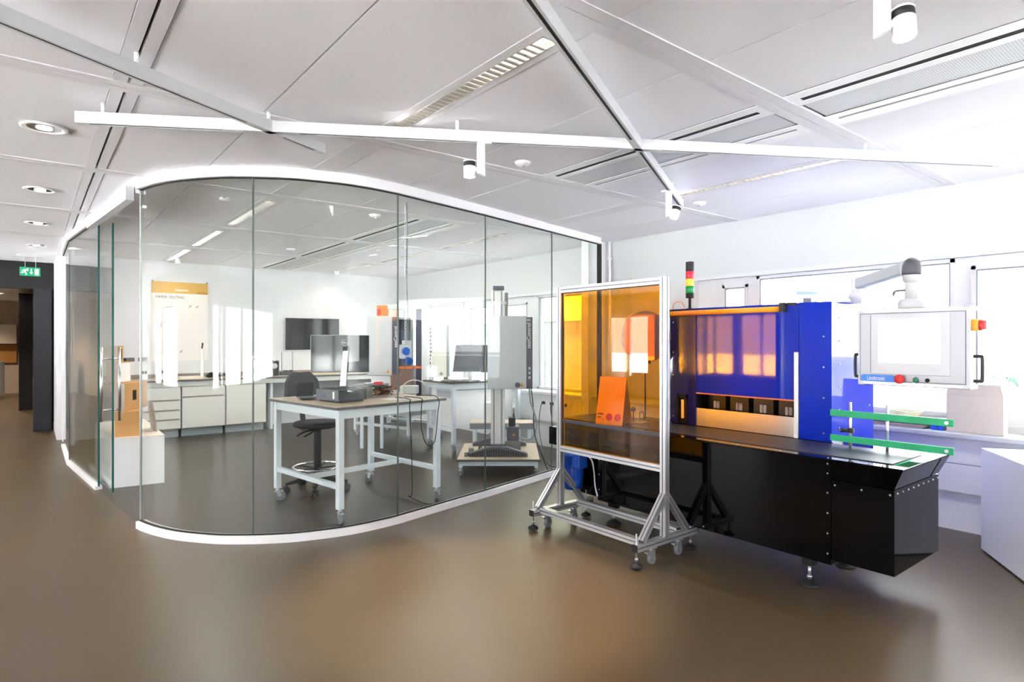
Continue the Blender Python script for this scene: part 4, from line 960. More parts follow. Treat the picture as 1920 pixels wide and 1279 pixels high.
# ------------------------------------------------------------------ wheeled laboratory tables
def castor(mb_parent, x, y, zt, r, a=0, m=None):
    d = Vector((math.cos(a), math.sin(a), 0)); n = Vector((-d.y, d.x, 0)); c = Vector((x, y, r))+d*.022
    f = MB(); f.cyl((x, y, zt-.028), (x, y, zt), r*.34, seg=14)
    for s_ in (-1, 1): f.bar(c+n*s_*.016+Vector((0, 0, -.004)), Vector((x, y, zt-.02))+n*s_*.016, .003, r*.8, up=tuple(d))
    f.bar(Vector((x, y, zt-.03))-d*r*.6, Vector((x, y, zt-.03))+d*r*1.1, .034, .008)
    o = f.build('castor', zinc_m, mb_parent)
    b = MB(); nseg = 24; 
    b.cyl(c-n*.012, c+n*.012, r, seg=nseg); b.build('wheel', m or grub_m, o)
    return o
def lab_table(label, cx, cy, rz, w, d, h, leg=.05, stretch='H', wr=.045, lz=.115, group='wheeled lab tables', over=.035, apron=.075, top_t=.02):
    t = thing('lab_table', label, 'table', (cx, cy, 0), rz, group); R = ROOTM[t]
    def P(x, y, z=0): return R @ Vector((x, y, z))
    def ob(mb, x0, x1, y0, y1, z0, z1):
        mb.loft([P(x0, y0, z0), P(x1, y0, z0), P(x1, y1, z0), P(x0, y1, z0)], [P(x0, y0, z1), P(x1, y0, z1), P(x1, y1, z1), P(x0, y1, z1)]); return mb
    W_, D_ = w/2, d/2
    ob(MB(), -W_-over, W_+over, -D_-over, D_+over, h-top_t+.0015, h).build('tabletop', worktop_m, t)
    ob(MB(), -W_-over-.002, W_+over+.002, -D_-over-.002, D_+over+.002, h-top_t-.004, h-.003).build('edge_band', edge_m, t)
    for sx_ in (-1, 1):
        for sy in (-1, 1):
            x, y = sx_*(W_-leg/2), sy*(D_-leg/2)
            lg = ob(MB(), x-leg/2, x+leg/2, y-leg/2, y+leg/2, lz, h-top_t-.004).build('leg', tframe_m, t, bevel=.003)
            p = P(x, y); castor(t, p.x, p.y, lz, wr, rz+1.1*sx_+.7*sy)
    z0, z1 = h-top_t-.004-apron, h-top_t-.004
    for q in ((-W_+leg, W_-leg, -D_+.004, -D_+leg-.006), (-W_+leg, W_-leg, D_-leg+.006, D_-.004), (-W_+.004, -W_+leg-.006, -D_+leg, D_-leg), (W_-leg+.006, W_-.004, -D_+leg, D_-leg)):
        ob(MB(), *q, z0, z1).build('apron_rail', tframe_m, t)
    if stretch:
        zs = .27 if h > .7 else .2
        for q in ((-W_+.006, -W_+leg-.006, -D_+leg, D_-leg), (W_-leg+.006, W_-.006, -D_+leg, D_-leg), (-W_+leg-.006, W_-leg+.006, -.02, .02)):
            ob(MB(), *q, zs, zs+.04).build('stretcher', tframe_m, t)
    return t
A9 = math.radians(9)
lab_table('front lab table with computer and cable pile behind the curved glass', 2.337, 5.22, A9, 1.05, 1.09, .93)
lab_table('lab table under the hanging cream control box by the windows', 4.82, 6.93, 0, 1.12, .66, .92)
lab_table('low lab table carrying the testing frame with the orange stripe', 4.33, 8.22, math.radians(17), .72, 1.15, .49, group='wheeled lab tables')

# things on the front table
TT = .931
def tp2(x, y, z=0):
    c, s_ = math.cos(A9), math.sin(A9); return Vector((2.337+x*c-y*s_, 5.22+x*s_+y*c, TT+z))
MO = thing('monitor', 'large silver edged monitor seen from behind on the front table', 'monitor', (2.30, 5.52, TT))
mr = Vector((.83, -.557, 0)); mf = Vector((-.557, -.83, 0)); mc = Vector((2.30, 5.52, 0))
def mp(u, v, w): return mc+mr*u+mf*v+Vector((0, 0, w))
def mbox(mb, u0, u1, v0, v1, w0, w1):
    mb.loft([mp(u0, v0, w0), mp(u1, v0, w0), mp(u1, v1, w0), mp(u0, v1, w0)], [mp(u0, v0, w1), mp(u1, v0, w1), mp(u1, v1, w1), mp(u0, v1, w1)]); return mb
mbox(MB(), -.275, .275, -.012, .010, 1.150, 1.508).build('casing', mat('silver plastic', (196, 198, 202), .3, .5), MO, bevel=.008)
mbox(MB(), -.269, .269, .010, .014, 1.156, 1.502).build('back_cover', screen_m, MO)
mbox(MB(), .03, .085, .014, .020, 1.38, 1.502).build('back_spine', mat('black glass strip', (12, 12, 14), .2), MO)
mbox(MB(), .028, .088, .02, .034, 1.36, 1.40).build('hinge', blackp_m, MO)
MB().loft([mp(.03, .02, 1.07+.29), mp(.082, .02, 1.36), mp(.082, .045, 1.36), mp(.03, .045, 1.36)], [mp(.0, .04, .945), mp(.06, .04, .945), mp(.06, .075, .945), mp(.0, .075, .945)]).build('stand', mat('silver stand', (200, 204, 206), .25, .7), MO, bevel=.004)
mbox(MB(), -.14, .17, -.10, .11, TT+.001, TT+.014).build('foot', mat('silver stand', 0), MO, bevel=.004)
lg_ = mp(.045, .0205, 1.435)
MB().tube([lg_+mr*math.cos(2*PI*k/28)*.028+Vector((0, 0, 1))*math.sin(2*PI*k/28)*.028 for k in range(28)], .0022, closed=True, seg=6).build('logo_ring', mat('logo silver', (190, 192, 196), .3, .3), MO)
text('logo', 'DELL', .019, lg_-mr*.024-Vector((0, 0, .007))+mf*.0005, tuple(mr), (0, 0, 1), mat('logo silver', 0), MO, bold=.0006)
PC = thing('computer', 'low black desktop computer near the front corner of the lab table', 'computer', (2.1, 5.07, TT))
pc0, pu, pv = Vector((2.02, 4.875, 0)), Vector((-.205, .979, 0)), Vector((.979, .205, 0))
def pbox(mb, u0, u1, v0, v1, w0, w1):
    f_ = lambda u, v, w: pc0+pu*u+pv*v+Vector((0, 0, w)); mb.loft([f_(u0, v0, w0), f_(u1, v0, w0), f_(u1, v1, w0), f_(u0, v1, w0)], [f_(u0, v0, w1), f_(u1, v0, w1), f_(u1, v1, w1), f_(u0, v1, w1)]); return mb
pbox(MB(), 0, .34, 0, .28, TT+.012, TT+.108).build('case', mat('black computer case', (44, 46, 50), .35), PC, bevel=.004)
pbox(MB(), .004, .336, -.004, 0, TT+.016, TT+.104).build('front_panel', mat('slate front', (74, 80, 88), .4), PC)
pbox(MB(), .06, .085, -.006, -.004, TT+.03, TT+.09).build('label_sticker', paper_m, PC); pbox(MB(), .20, .26, -.006, -.004, TT+.03, TT+.07).build('drive_slot', navy_m, PC)
pbox(MB(), .02, .32, .02, .26, TT+.001, TT+.012).build('rubber_feet', rubber_m, PC)
pbox(MB(), .10, .30, .04, .25, TT+.1085, TT+.114).build('lid_plate', blackp_m, PC)
BX2 = thing('speckled_box', 'grey speckled electronics box right of the computer', 'box', (2.40, 5.24, TT))
q0 = Vector((2.40, 5.24, TT)); MB().bar(q0+Vector((-.07, 0, .05)), q0+Vector((.07, 0, .05)), .12, .10).build('case', mat('speckled grey', (120, 116, 112), .5, noise=.35, nscale=90), BX2)
MS = thing('computer_mouse', 'dark mouse at the back left of the front table', 'mouse', tuple(tp2(-.27, .50)))
MB().ball(tuple(tp2(-.27, .50, .018)), .05, 16, (1, .65, .36)).build('shell', navy_m, MS)
DI = thing('round_dish', 'shallow dark dish beside the mouse on the front table', 'dish', (1.93, 5.36, TT))
c = Vector((1.93, 5.36, TT)); MB().lathe([(.05, .001), (.085, .018), (.087, .024), (.075, .02), (.03, .008)], tuple(c), seg=24).build('dish', mat('dark slate dish', (78, 86, 84), .4), DI)
TLT = thing('tablet', 'tilted tablet leaning near the back of the front table', 'tablet', tuple(tp2(-.30, .40)))
a, b_ = tp2(-.36, .44, .002), tp2(-.22, .40, .002); u_ = Vector((.03, .05, .13))
MB().loft([a, b_, b_+u_, a+u_], [a+Vector((.006, .006, 0)), b_+Vector((.006, .006, 0)), b_+u_+Vector((.006, .006, 0)), a+u_+Vector((.006, .006, 0))]).build('slab', blackp_m, TLT)
def squiggle(c, rx, ry, h, r, m, name, label, n=26, seed=1):
    rr = random.Random(seed); pts = []
    for k in range(n):
        t = k*2.4; pts.append(c+Vector((math.cos(t)*rx*rr.uniform(.3, 1), math.sin(t)*ry*rr.uniform(.3, 1), r+h*rr.random())))
    return tag(MB().tube(curve(pts, 6), r, seg=6).build(name, m), label, 'cable', 'cables on the front table')
squiggle(tp2(.26, -.02), .15, .13, .10, .004, rubber_m, 'cable_bundle', 'tangled black cables piled on the front lab table', 22, 3)
squiggle(tp2(.32, .04), .15, .12, .08, .0045, mat('brown cable', (150, 90, 52), .5), 'cable_bundle', 'tangled brown cables in the pile on the front lab table', 22, 8)
squiggle(tp2(.46, .10), .10, .14, .03, .005, mat('white cable', (224, 218, 214), .5), 'cable_bundle', 'pale cables right of the cable pile on the front lab table', 12, 5)
SH = thing('paper_sheet', 'white papers at the front edge of the lab table below the cables', 'paper', tuple(tp2(.2, -.36)))
MB().loft([tp2(.04, -.42, .001), tp2(.30, -.46, .001), tp2(.33, -.28, .001), tp2(.07, -.26, .001)], [tp2(.04, -.42, .004), tp2(.30, -.46, .004), tp2(.33, -.28, .004), tp2(.07, -.26, .004)]).build('sheets', paper_m, SH)
def cable(name, label, pts, r=.004, m=None): return tag(MB().tube(curve(pts, 10), r, seg=7).build(name, m or rubber_m), label, 'cable')
e1 = tp2(.05, -.575); 
cable('hanging_cable', 'black cable hanging over the table edge down to the floor at the glass', [tp2(.20, -.30, .01), tp2(.16, -.56, .012), tp2(.14, -.585, -.05), tp2(.15, -.60, -.45), tp2(.17, -.58, -.80), (2.58, 4.70, .10), (2.75, 4.66, .012), (2.95, 4.70, .006)])
cable('hanging_cable', 'black cable looping below the front table', [tp2(.30, -.30, .01), tp2(.28, -.57, .012), tp2(.27, -.585, -.06), tp2(.27, -.585, -.25), tp2(.33, -.585, -.40), tp2(.42, -.585, -.38), tp2(.455, -.585, -.15), tp2(.46, -.575, .012), tp2(.44, -.3, .01)])
# hanging power drop
PD = thing('power_drop', 'grey power outlet cube with blue plugs hanging on a chain', 'power outlet', (2.655, 4.90, 1.30))
hx, hy = 2.655, 4.90
MB().prism([(hx-.075, hy-.02), (hx+.02, hy-.075), (hx+.075, hy+.02), (hx-.02, hy+.075)], 1.29, 1.42).build('outlet_cube', grey_m, PD, bevel=.012)
MB().box(hx-.02, hx+.05, hy-.02, hy+.03, 1.42, 1.455).build('cable_gland', grey_m, PD)
for dx, dy, z in ((-.035, -.075, 1.36), (.0, -.06, 1.275)):
    MB().cyl((hx+dx*.7, hy+dy*.7, z), (hx+dx*1.5, hy+dy*1.5, z-.008), .036, .030, seg=20).build('blue_plug', mat('blue plug', (36, 96, 190), .4), PD)
ch = MB(); z = 1.455; k = 0
while z < CZ-.01:
    a = .3 if k % 2 else 1.87
    pts = [(hx+math.cos(a)*math.sin(2*PI*q/10)*.010, hy+math.sin(a)*math.sin(2*PI*q/10)*.010, z+.017-math.cos(2*PI*q/10)*.017) for q in range(10)]
    ch.tube(pts, .0028, seg=5, closed=True); z += .026; k += 1
ch.build('chain', zinc_m, PD)
MB().tube(curve([(hx+.02, hy, 1.45), (hx+.03, hy+.01, 1.7), (hx+.012, hy, 2.0), (hx+.02, hy+.005, 2.4), (hx+.01, hy, CZ)]), .005, seg=7).build('supply_cable', mgrey_m, PD)
cable('hanging_cable', 'grey cable from the hanging outlet down to the table', [(hx-.05, hy-.10, 1.33), (hx-.05, hy-.10, 1.24), (hx-.08, hy+.02, 1.10), (hx-.10, hy+.10, .98), (hx-.13, hy+.14, .942)], .004, mgrey_m)
# drafting chair
CHR = thing('drafting_chair', 'black drafting chair with chrome foot ring behind the front table', 'chair', (2.20, 5.84, 0))
qx, qy = 2.20, 5.84
for k in range(5):
    t = .5+2*PI*k/5; dx, dy = math.cos(t), math.sin(t)
    lg2 = MB().loft([(qx+dx*.03-dy*.03, qy+dy*.03+dx*.03, .10), (qx+dx*.03+dy*.03, qy+dy*.03-dx*.03, .10), (qx+dx*.03+dy*.03, qy+dy*.03-dx*.03, .16), (qx+dx*.03-dy*.03, qy+dy*.03+dx*.03, .16)],
              [(qx+dx*.30-dy*.018, qy+dy*.30+dx*.018, .075), (qx+dx*.30+dy*.018, qy+dy*.30-dx*.018, .075), (qx+dx*.30+dy*.018, qy+dy*.30-dx*.018, .10), (qx+dx*.30-dy*.018, qy+dy*.30+dx*.018, .10)]).build('base_arm', blackp_m, CHR, bevel=.005)
    w = MB()
    for s_ in (-.022, .022): w.cyl((qx+dx*.29-dy*(s_-.012), qy+dy*.29+dx*(s_-.012), .032), (qx+dx*.29-dy*(s_+.012), qy+dy*.29+dx*(s_+.012), .032), .032, seg=18)
    w.cyl((qx+dx*.29, qy+dy*.29, .03), (qx+dx*.29, qy+dy*.29, .08), .012, seg=10)
    w.build('castor', mat('dark castor', (52, 52, 60), .45), lg2)
MB().cyl((qx, qy, .12), (qx, qy, .20), .045, .035).build('hub', blackp_m, CHR)
MB().lathe([(.033+.004*(k % 2), .20+k*.012) for k in range(33)], (qx, qy, 0), seg=20).build('gas_spring_cover', rubber_m, CHR)
rg = MB().tube([(qx+.225*math.cos(2*PI*k/40), qy+.225*math.sin(2*PI*k/40), .225) for k in range(40)], .011, closed=True)
ring = rg.build('foot_ring', chrome_m, CHR)
b = MB()
for k in range(5):
    t = .9+2*PI*k/5; b.bar((qx, qy, .21), (qx+.22*math.cos(t), qy+.22*math.sin(t), .222), .03, .010)
b.build('ring_spoke', blackp_m, ring)
so = MB(); so.lathe([(.02, .60), (.17, .605), (.225, .625), (.235, .645), (.215, .665), (.12, .672), (.01, .668)], (qx, qy, 0), seg=32).build('seat', mat('black seat', (36, 35, 42), .6, bump=.1, nscale=80), CHR)
bk = Vector((-.35, .94, 0)).normalized(); sd = Vector((bk.y, -bk.x, 0))
MB().bar((qx, qy, .60), (qx+bk.x*.2, qy+bk.y*.2, .575), .06, .03).bar((qx+bk.x*.19, qy+bk.y*.19, .57), (qx+bk.x*.27, qy+bk.y*.27, .98), .05, .02).build('back_upright', mat('dark green grey steel', (62, 76, 74), .5), CHR)
bb = MB(); c0 = Vector((qx, qy, 0))+bk*.25
outl = [(-.20, .0), (-.21, .10), (-.19, .22), (-.12, .30), (.12, .30), (.19, .22), (.21, .10), (.20, .0), (.12, -.06), (-.12, -.06)]
bb.loft([c0+sd*u-bk*(u*u*1.3)+Vector((0, 0, .84+v)) for u, v in outl], [c0+sd*u-bk*(u*u*1.3)+bk*.04+Vector((0, 0, .84+v)) for u, v in outl]).build('backrest', mat('black seat', 0), CHR, bevel=.012)
for s_ in (-1, 1):
    MB().tube(curve([(qx+sd.x*s_*.02, qy+sd.y*s_*.02, .59), (qx-sd.x*.12*1+bk.x*.05*s_, qy-sd.y*.12+bk.y*.05*s_, .57), (qx-sd.x*.2+bk.x*.05*s_, qy-sd.y*.2+bk.y*.05*s_, .545)]), .008).build('lever', blackp_m, CHR)

# ------------------------------------------------------------------ testing machines in the glass room
def vbox(mb, D0, D1, R0, R1, z0, z1):
    """box squared up to the photographer's heading, distances ahead (D) and sideways (R)"""
    q = [view(D0, R0), view(D0, R1), view(D1, R1), view(D1, R0)]
    mb.loft([(a, b, z0) for a, b, _ in q], [(a, b, z1) for a, b, _ in q]); return mb
VR, VF = (CS, -SN, 0), (SN, CS, 0)
# grey column tester on a low wheeled cart
CTt = thing('wheeled_cart', 'low wheeled cart under the grey column tester', 'cart', view(6.98, -.147))
vbox(MB(), 6.47, 7.50, -.585, .295, .172, .19).build('top', worktop_m, CTt)
vbox(MB(), 6.467, 7.503, -.588, .298, .166, .187).build('edge_band', edge_m, CTt)
for R0, R1 in ((-.57, -.53), (.24, .28)):
    vbox(MB(), 6.50, 7.47, R0, R1, .105, .166).build('side_rail', tframe_m, CTt)
    for D in (6.53, 7.43):
        p = view(D, (R0+R1)/2); vbox(MB(), D-.025, D+.025, R0, R1, .095, .11).build('leg', tframe_m, CTt); castor(CTt, p[0], p[1], .097, .042, .4+D)
for D in (6.50, 7.43): vbox(MB(), D, D+.04, -.53, .24, .115, .166).build('cross_rail', tframe_m, CTt)
GT = thing('column_tester', 'tall grey column testing machine with testControl II box', 'testing machine', view(6.8, -.157, .19))
def foot(D):
    q = lambda R, z, dd: (*view(D+dd, R)[:2], z)
    MB().loft([q(-.47, .191, 0), q(.17, .191, 0), q(.17, .225, 0), q(-.06, .295, 0), q(-.24, .295, 0), q(-.47, .225, 0)], [q(-.47, .191, .1), q(.17, .191, .1), q(.17, .225, .1), q(-.06, .295, .1), q(-.24, .295, .1), q(-.47, .225, .1)]).build('foot', dgrey_m, GT)
foot(6.60); foot(7.28)
rb = MB()
for k in range(24): vbox(rb, 6.594, 6.60, -.46+.026*k, -.448+.026*k, .195, .225+max(0, .06-abs(-.15-(-.454+.026*k))*.2))
rb.build('foot_ribs', rubber_m, GT)
vbox(MB(), 6.68, 7.34, -.22, -.09, .225, .30).build('base_beam', dgrey_m, GT)
cm = MB(); vbox(cm, 6.74, 6.92, -.235, -.08, .30, 2.015); cm.build('column', mat('silver column', (216, 216, 214), .35, .35), GT, bevel=.012)
gl_ = MB()
for R in (-.20, -.115): vbox(gl_, 6.735, 6.741, R-.006, R+.006, .30, 2.0)
gl_.build('column_groove', mgrey_m, GT)
vbox(MB(), 6.73, 6.93, -.21, -.09, 2.015, 2.06).build('cap', dgrey_m, GT)
vbox(MB(), 6.80, 6.86, -.08, -.045, .95, 1.99).build('lead_screw_cover', mat('grey green cover', (142, 148, 140), .45), GT)
vbox(MB(), 6.70, 6.76, -.25, -.06, 1.86, 1.885).build('clamp_bar', grey_m, GT)
cbx = vbox(MB(), 6.56, 6.70, -.265, .155, .93, 1.722).build('control_box', mat('control box grey', (186, 190, 192), .4), GT, bevel=.004)
vbox(MB(), 6.575, 6.72, .155, .222, .932, 1.708).build('control_strip', dgrey_m, cbx)
o_ = view(6.574, .2, 1.37); text('lettering', 'testControl II', .058, o_, (0, 0, 1), tuple(-Vector(VR)), paper_m, cbx)
for z in (1.04, 1.09, 1.14): 
    q = MB(); vbox(q, 6.573, 6.575, .178, .20, z, z+.028); q.build('control_key', grey_m, cbx)
p = view(6.557, .06, .975); MB().cyl(p, tuple(Vector(p)-Vector(VF)*.004), .028, seg=24).build('round_badge', dgrey_m, cbx)
def warn(parent, D, R, z, s_=.045):
    t = MB(); q = [Vector(view(D, R-s_/2, z)), Vector(view(D, R+s_/2, z)), Vector(view(D, R, z+s_*.87))]; f = Vector(VF)*.002
    t.loft(q, [p_-f for p_ in q]); t.build('warning_triangle', mat('warning orange', (232, 160, 60), .5), parent)
    c = (q[0]+q[1]+q[2])/3-f*1.2; text('lettering', '!', s_*.55, c-Vector((0, 0, s_*.2)), VR, (0, 0, 1), ink_m, parent, align='CENTER', bold=.001)
warn(cbx, 6.557, .105, .955, .05)
PU = thing('drive_unit', 'dark grey drive unit behind the tester column on the cart', 'drive unit', view(7.15, .02, .19))
vbox(MB(), 7.0, 7.25, -.06, .08, .30, .46).build('housing', dgrey_m, PU, bevel=.01); vbox(MB(), 7.05, 7.2, -.04, .04, .46, .56).build('head', blackp_m, PU, bevel=.006); vbox(MB(), 6.98, 7.27, -.08, .10, .191, .30).build('base', mgrey_m, PU)
p = view(7.1, .02, .56); MB().cyl(p, (p[0], p[1], .78), .012, seg=12).build('spindle', chrome_m, PU); warn(PU, 6.998, .02, .36, .035)
MT = thing('metal_fixtures', 'loose metal grips lying on the left of the low cart', 'grips', view(6.8, -.42, .191))
for k, (D, R, r_) in enumerate(((6.62, -.50, .022), (6.7, -.42, .03), (6.85, -.46, .035), (6.9, -.36, .025), (6.74, -.34, .02))):
    p = view(D, R, .191); MB().cyl(p, (p[0], p[1], .191+.03+.012*k), r_, r_*.8, seg=12).build('grip', (mgrey_m, blackp_m)[k % 2], MT)
p, q = view(6.66, -.52, .21), view(6.72, -.28, .215); MB().bar(p, q, .03, .03).build('grip_bar', dgrey_m, MT)
ST = thing('low_bench', 'low bench with thick dark edge behind the grey column tester', 'bench', view(7.95, -.1))
vbox(MB(), 7.70, 8.05, -.53, .27, .355, .41).build('top', worktop_m, ST); vbox(MB(), 7.69, 7.70, -.535, .275, .335, .405).build('front_edge', mgrey_m, ST)
for R in (-.5, .2):
    for D in (7.74, 7.99): vbox(MB(), D-.02, D+.02, R, R+.04, 0, .355).build('leg', tframe_m, ST)
WB = thing('white_box', 'plain white box on the low bench left of the column', 'box', view(7.85, -.3, .411))
vbox(MB(), 7.74, 7.98, -.37, -.20, .411, .66).build('body', white_m, WB, bevel=.004)
# testing frame with orange stripe on the low table
FT = thing('testing_frame', 'white testing frame with orange stripe and testControl strip', 'testing machine', view(8.75, -1.75, .49))
vbox(MB(), 8.50, 8.70, -2.03, -1.672, .965, 1.80).build('control_box', grey_m, FT, bevel=.01)
cs = vbox(MB(), 8.49, 8.70, -1.672, -1.585, .99, 1.785).build('control_strip', navy_m, FT)
text('lettering', 'testControl', .062, view(8.488, -1.606, 1.36), (0, 0, 1), tuple(-Vector(VR)), paper_m, cs)
warn(FT, 8.497, -1.735, 1.0, .06)
vbox(MB(), 8.55, 8.95, -1.98, -1.70, .491, .965).build('pedestal', white_m, FT, bevel=.01)
vbox(MB(), 8.52, 8.95, -1.70, -1.41, .491, 1.06).build('base_block', brown_m, FT)
vbox(MB(), 8.51, 8.95, -1.70, -1.40, 1.06, 1.095).build('orange_stripe', orange_m, FT)
vbox(MB(), 8.58, 8.80, -1.585, -1.43, 1.095, 1.78).build('motor_column', mat('blue grey panel', (72, 84, 96), .4), FT)
gr_ = MB()
for k in range(9): vbox(gr_, 8.575, 8.58, -1.575, -1.44, 1.60+.018*k, 1.608+.018*k)
gr_.build('ventilation_grille', rubber_m, FT)
vbox(MB(), 8.60, 8.80, -1.36, -1.285, .60, 1.90).build('rear_column', navy_m, FT); vbox(MB(), 8.595, 8.80, -1.362, -1.283, 1.06, 1.095).build('orange_stripe', orange_m, FT)
vbox(MB(), 8.62, 8.84, -1.285, -1.19, .491, 1.93).build('side_column', mat('silver column', 0), FT)
vbox(MB(), 8.55, 8.85, -1.75, -1.22, 1.90, 1.96).build('crosshead', mat('pale blue enamel', (206, 222, 228), .35), FT, bevel=.01)
vbox(MB(), 8.40, 8.95, -2.0, -1.19, .4905, .53).build('base_plate', mgrey_m, FT)
ob_ = thing('orange_case', 'small orange and red case on top of the testing frame', 'case', view(8.6, -1.86, 1.801))
vbox(MB(), 8.55, 8.68, -1.90, -1.76, 1.801, 1.95).build('body', mat('orange case', (216, 112, 40), .4), ob_); vbox(MB(), 8.545, 8.55, -1.89, -1.85, 1.81, 1.90).build('red_panel', red_m, ob_)
SHF = thing('grey_shelf_board', 'grey board shelf with thin legs left of the testing frame', 'shelf', view(8.2, -1.95, .49))
vbox(MB(), 8.05, 8.40, -2.12, -1.70, .84, .865).build('board', mat('violet grey board', (120, 114, 126), .5), SHF)
for R in (-2.05, -1.78): vbox(MB(), 8.2, 8.24, R, R+.04, 0, .84).build('leg', tframe_m, SHF)
RT = thing('red_hand_tool', 'red hand tool lying on the grey board shelf', 'tool', view(8.15, -1.8, .866))
vbox(MB(), 8.10, 8.16, -1.84, -1.73, .866, .905).build('handle', red_m, RT, bevel=.008); p, q = view(8.13, -1.84, .885), view(8.13, -1.98, .88); MB().cyl(p, q, .012, seg=10).build('shaft', chrome_m, RT)
PS = thing('power_supply', 'white boxy power supply with pale looping cable beside the testing frame', 'power supply', view(8.2, -1.42, .53))
vbox(MB(), 8.12, 8.30, -1.50, -1.27, .74, .85).build('case', mat('pale green grey', (214, 220, 212), .4), PS, bevel=.01); vbox(MB(), 8.14, 8.28, -1.45, -1.32, .531, .74).build('stand', brown_m, PS)
lp_ = [Vector(view(8.1, -1.30+.16*math.cos(t), .80+.13*math.sin(t))) for t in [k*.35 for k in range(16)]]
MB().tube(curve(lp_, 4), .007, seg=7).build('cable', mat('pale cable', (226, 222, 214), .5), PS)
# cream box and monitor on the window desk
CRB = thing('control_cabinet', 'cream control cabinet standing on the window desk', 'control cabinet', view(8.25, -1.0, .922))
vbox(MB(), 8.17, 8.32, -1.07, -.88, .965, 1.67).build('body', cream_m, CRB, bevel=.004); vbox(MB(), 8.16, 8.32, -1.175, -1.11, .965, 1.67).build('left_cover', white_m, CRB)
pr_ = vbox(MB(), 8.165, 8.32, -1.11, -1.07, .97, 1.668).build('printed_strip', paper_m, CRB)
rn = random.Random(4)
for k in range(13):
    z = .985+k*.051; q = vbox(MB(), 8.162, 8.165, -1.103, -1.103+.012+.016*rn.random(), z, z+.034); q.build('printed_mark', (dgrey_m, ink_m)[k % 2] if k != 4 else red_m, pr_)
vbox(MB(), 8.18, 8.32, -.88, -.85, .97, 1.66).build('grey_side', mgrey_m, CRB); p = view(8.168, -.95, 1.01); MB().cyl(p, tuple(Vector(p)-Vector(VF)*.004), .022, seg=20).build('round_badge', mgrey_m, CRB)
for R in (-1.12, -.92): vbox(MB(), 8.19, 8.30, R, R+.05, .921, .966).build('rubber_foot', rubber_m, CRB)
MO2 = thing('monitor', 'black monitor on the window desk behind the straight glass', 'monitor', view(8.05, -.55, .922))
def tilt(D0, D1, R0, R1, z0, z1, k): 
    q = [view(D0, R0), view(D0, R1), view(D1, R1), view(D1, R0)]; sh = Vector(VR)*k
    return MB().loft([(a, b, z0) for a, b, _ in q], [(a+sh.x, b+sh.y, z1) for a, b, _ in q])
tilt(8.0, 8.03, -.78, -.42, 1.045, 1.40, .04).build('casing', blackp_m, MO2); tilt(7.996, 8.0, -.77, -.43, 1.055, 1.39, .04).build('screen', screen_m, MO2)
vbox(MB(), 8.03, 8.07, -.58, -.53, .93, 1.15).build('stand', zinc_m, MO2); vbox(MB(), 7.95, 8.15, -.68, -.42, .922, .932).build('foot', blackp_m, MO2)
MO3 = thing('monitor', 'second dark monitor partly hidden behind the grey tester box', 'monitor', view(8.2, -.3, .922))
vbox(MB(), 8.12, 8.15, -.42, -.05, 1.03, 1.40).build('casing', mat('brown black casing', (60, 52, 52), .4), MO3); vbox(MB(), 8.15, 8.19, -.26, -.20, .925, 1.15).build('stand', zinc_m, MO3); vbox(MB(), 8.1, 8.25, -.34, -.12, .922, .93).build('foot', blackp_m, MO3)
BG = MB()
for k in range(8): BG.ball(tuple(Vector(view(7.62+.03*math.sin(k*1.9), -.84+.042*k, .945))+Vector((0, 0, .008*math.sin(k*2.3)))), .052, 12, (1.1, 1, .42))
tag(BG.build('fabric_bag', bag_m), 'olive grey fabric bag lying on the window desk front edge', 'bag')
WP = thing('pedestal_cabinet', 'white cabinet hanging under the window desk worktop', 'cabinet', (4.8, 6.95, .25))
MB().box(4.34, 5.30, 6.70, 7.16, .30, .80).build('body', white_m, WP, bevel=.003); MB().box(4.335, 4.34, 6.74, 7.12, .70, .78).build('grip_recess', grey_m, WP); MB().box(4.36, 5.28, 6.72, 7.14, .80, .824).build('hanging_rail', tframe_m, WP)
# wall sockets with plugs along the duct, cables to the floor
for k, (y, lb) in enumerate(((6.25, 'white duct socket with black plug, nearer the grey tester'), (6.08, 'white duct socket with black plug beside the last glass joint'), (5.82, 'duct socket with plug seen through the orange screen'))):
    s = thing('wall_socket', lb, 'socket', (5.525, y, .60), 0, 'duct sockets below the lab window')
    MB().box(5.512, 5.525, y-.09, y+.06, .565, .635).build('plate', white_m, s); MB().cyl((5.512, y, .605), (5.475, y, .61), .024, .016, seg=14).build('plug', rubber_m, s)
cable('power_cable', 'black cable from the duct socket to the floor by the low cart', [(5.48, 6.25, .60), (5.44, 6.24, .55), (5.2, 6.0, .35), (4.95, 5.65, .15), (4.72, 5.30, .03), (4.70, 5.15, .007), (4.80, 5.18, .007), (4.95, 5.22, .007)], .0055)
cable('power_cable', 'black cable hanging from the duct socket near the last glass joint', [(5.48, 6.08, .60), (5.46, 6.06, .52), (5.44, 6.0, .35), (5.46, 5.98, .25), (5.35, 5.8, .10), (5.2, 5.6, .007)], .0055)
cable('power_cable', 'short cable below the socket behind the orange screen', [(5.48, 5.82, .60), (5.46, 5.82, .52), (5.47, 5.80, .40), (5.46, 5.78, .28), (5.42, 5.7, .1), (5.38, 5.6, .007)], .0055)
a0 = Vector(view(6.66, .19, .93))
cable('tester_cable', 'thick grey cable hanging from the grey tester control box', [a0, a0+Vector((.02, .0, -.15)), Vector(view(6.70, .27, .55)), Vector(view(6.8, .22, .36)), Vector(view(6.95, .09, .34))], .010, mat('grey hose', (158, 164, 168), .45))
cable('tester_cable', 'thin dark cable hanging from the tester box to the floor', [a0+Vector((.02, -.01, 0)), Vector(view(6.72, .235, .7)), Vector(view(6.7, .25, .42)), Vector(view(6.72, .33, .2)), Vector(view(6.68, .40, .02)), Vector(view(6.72, .46, .007))], .006)

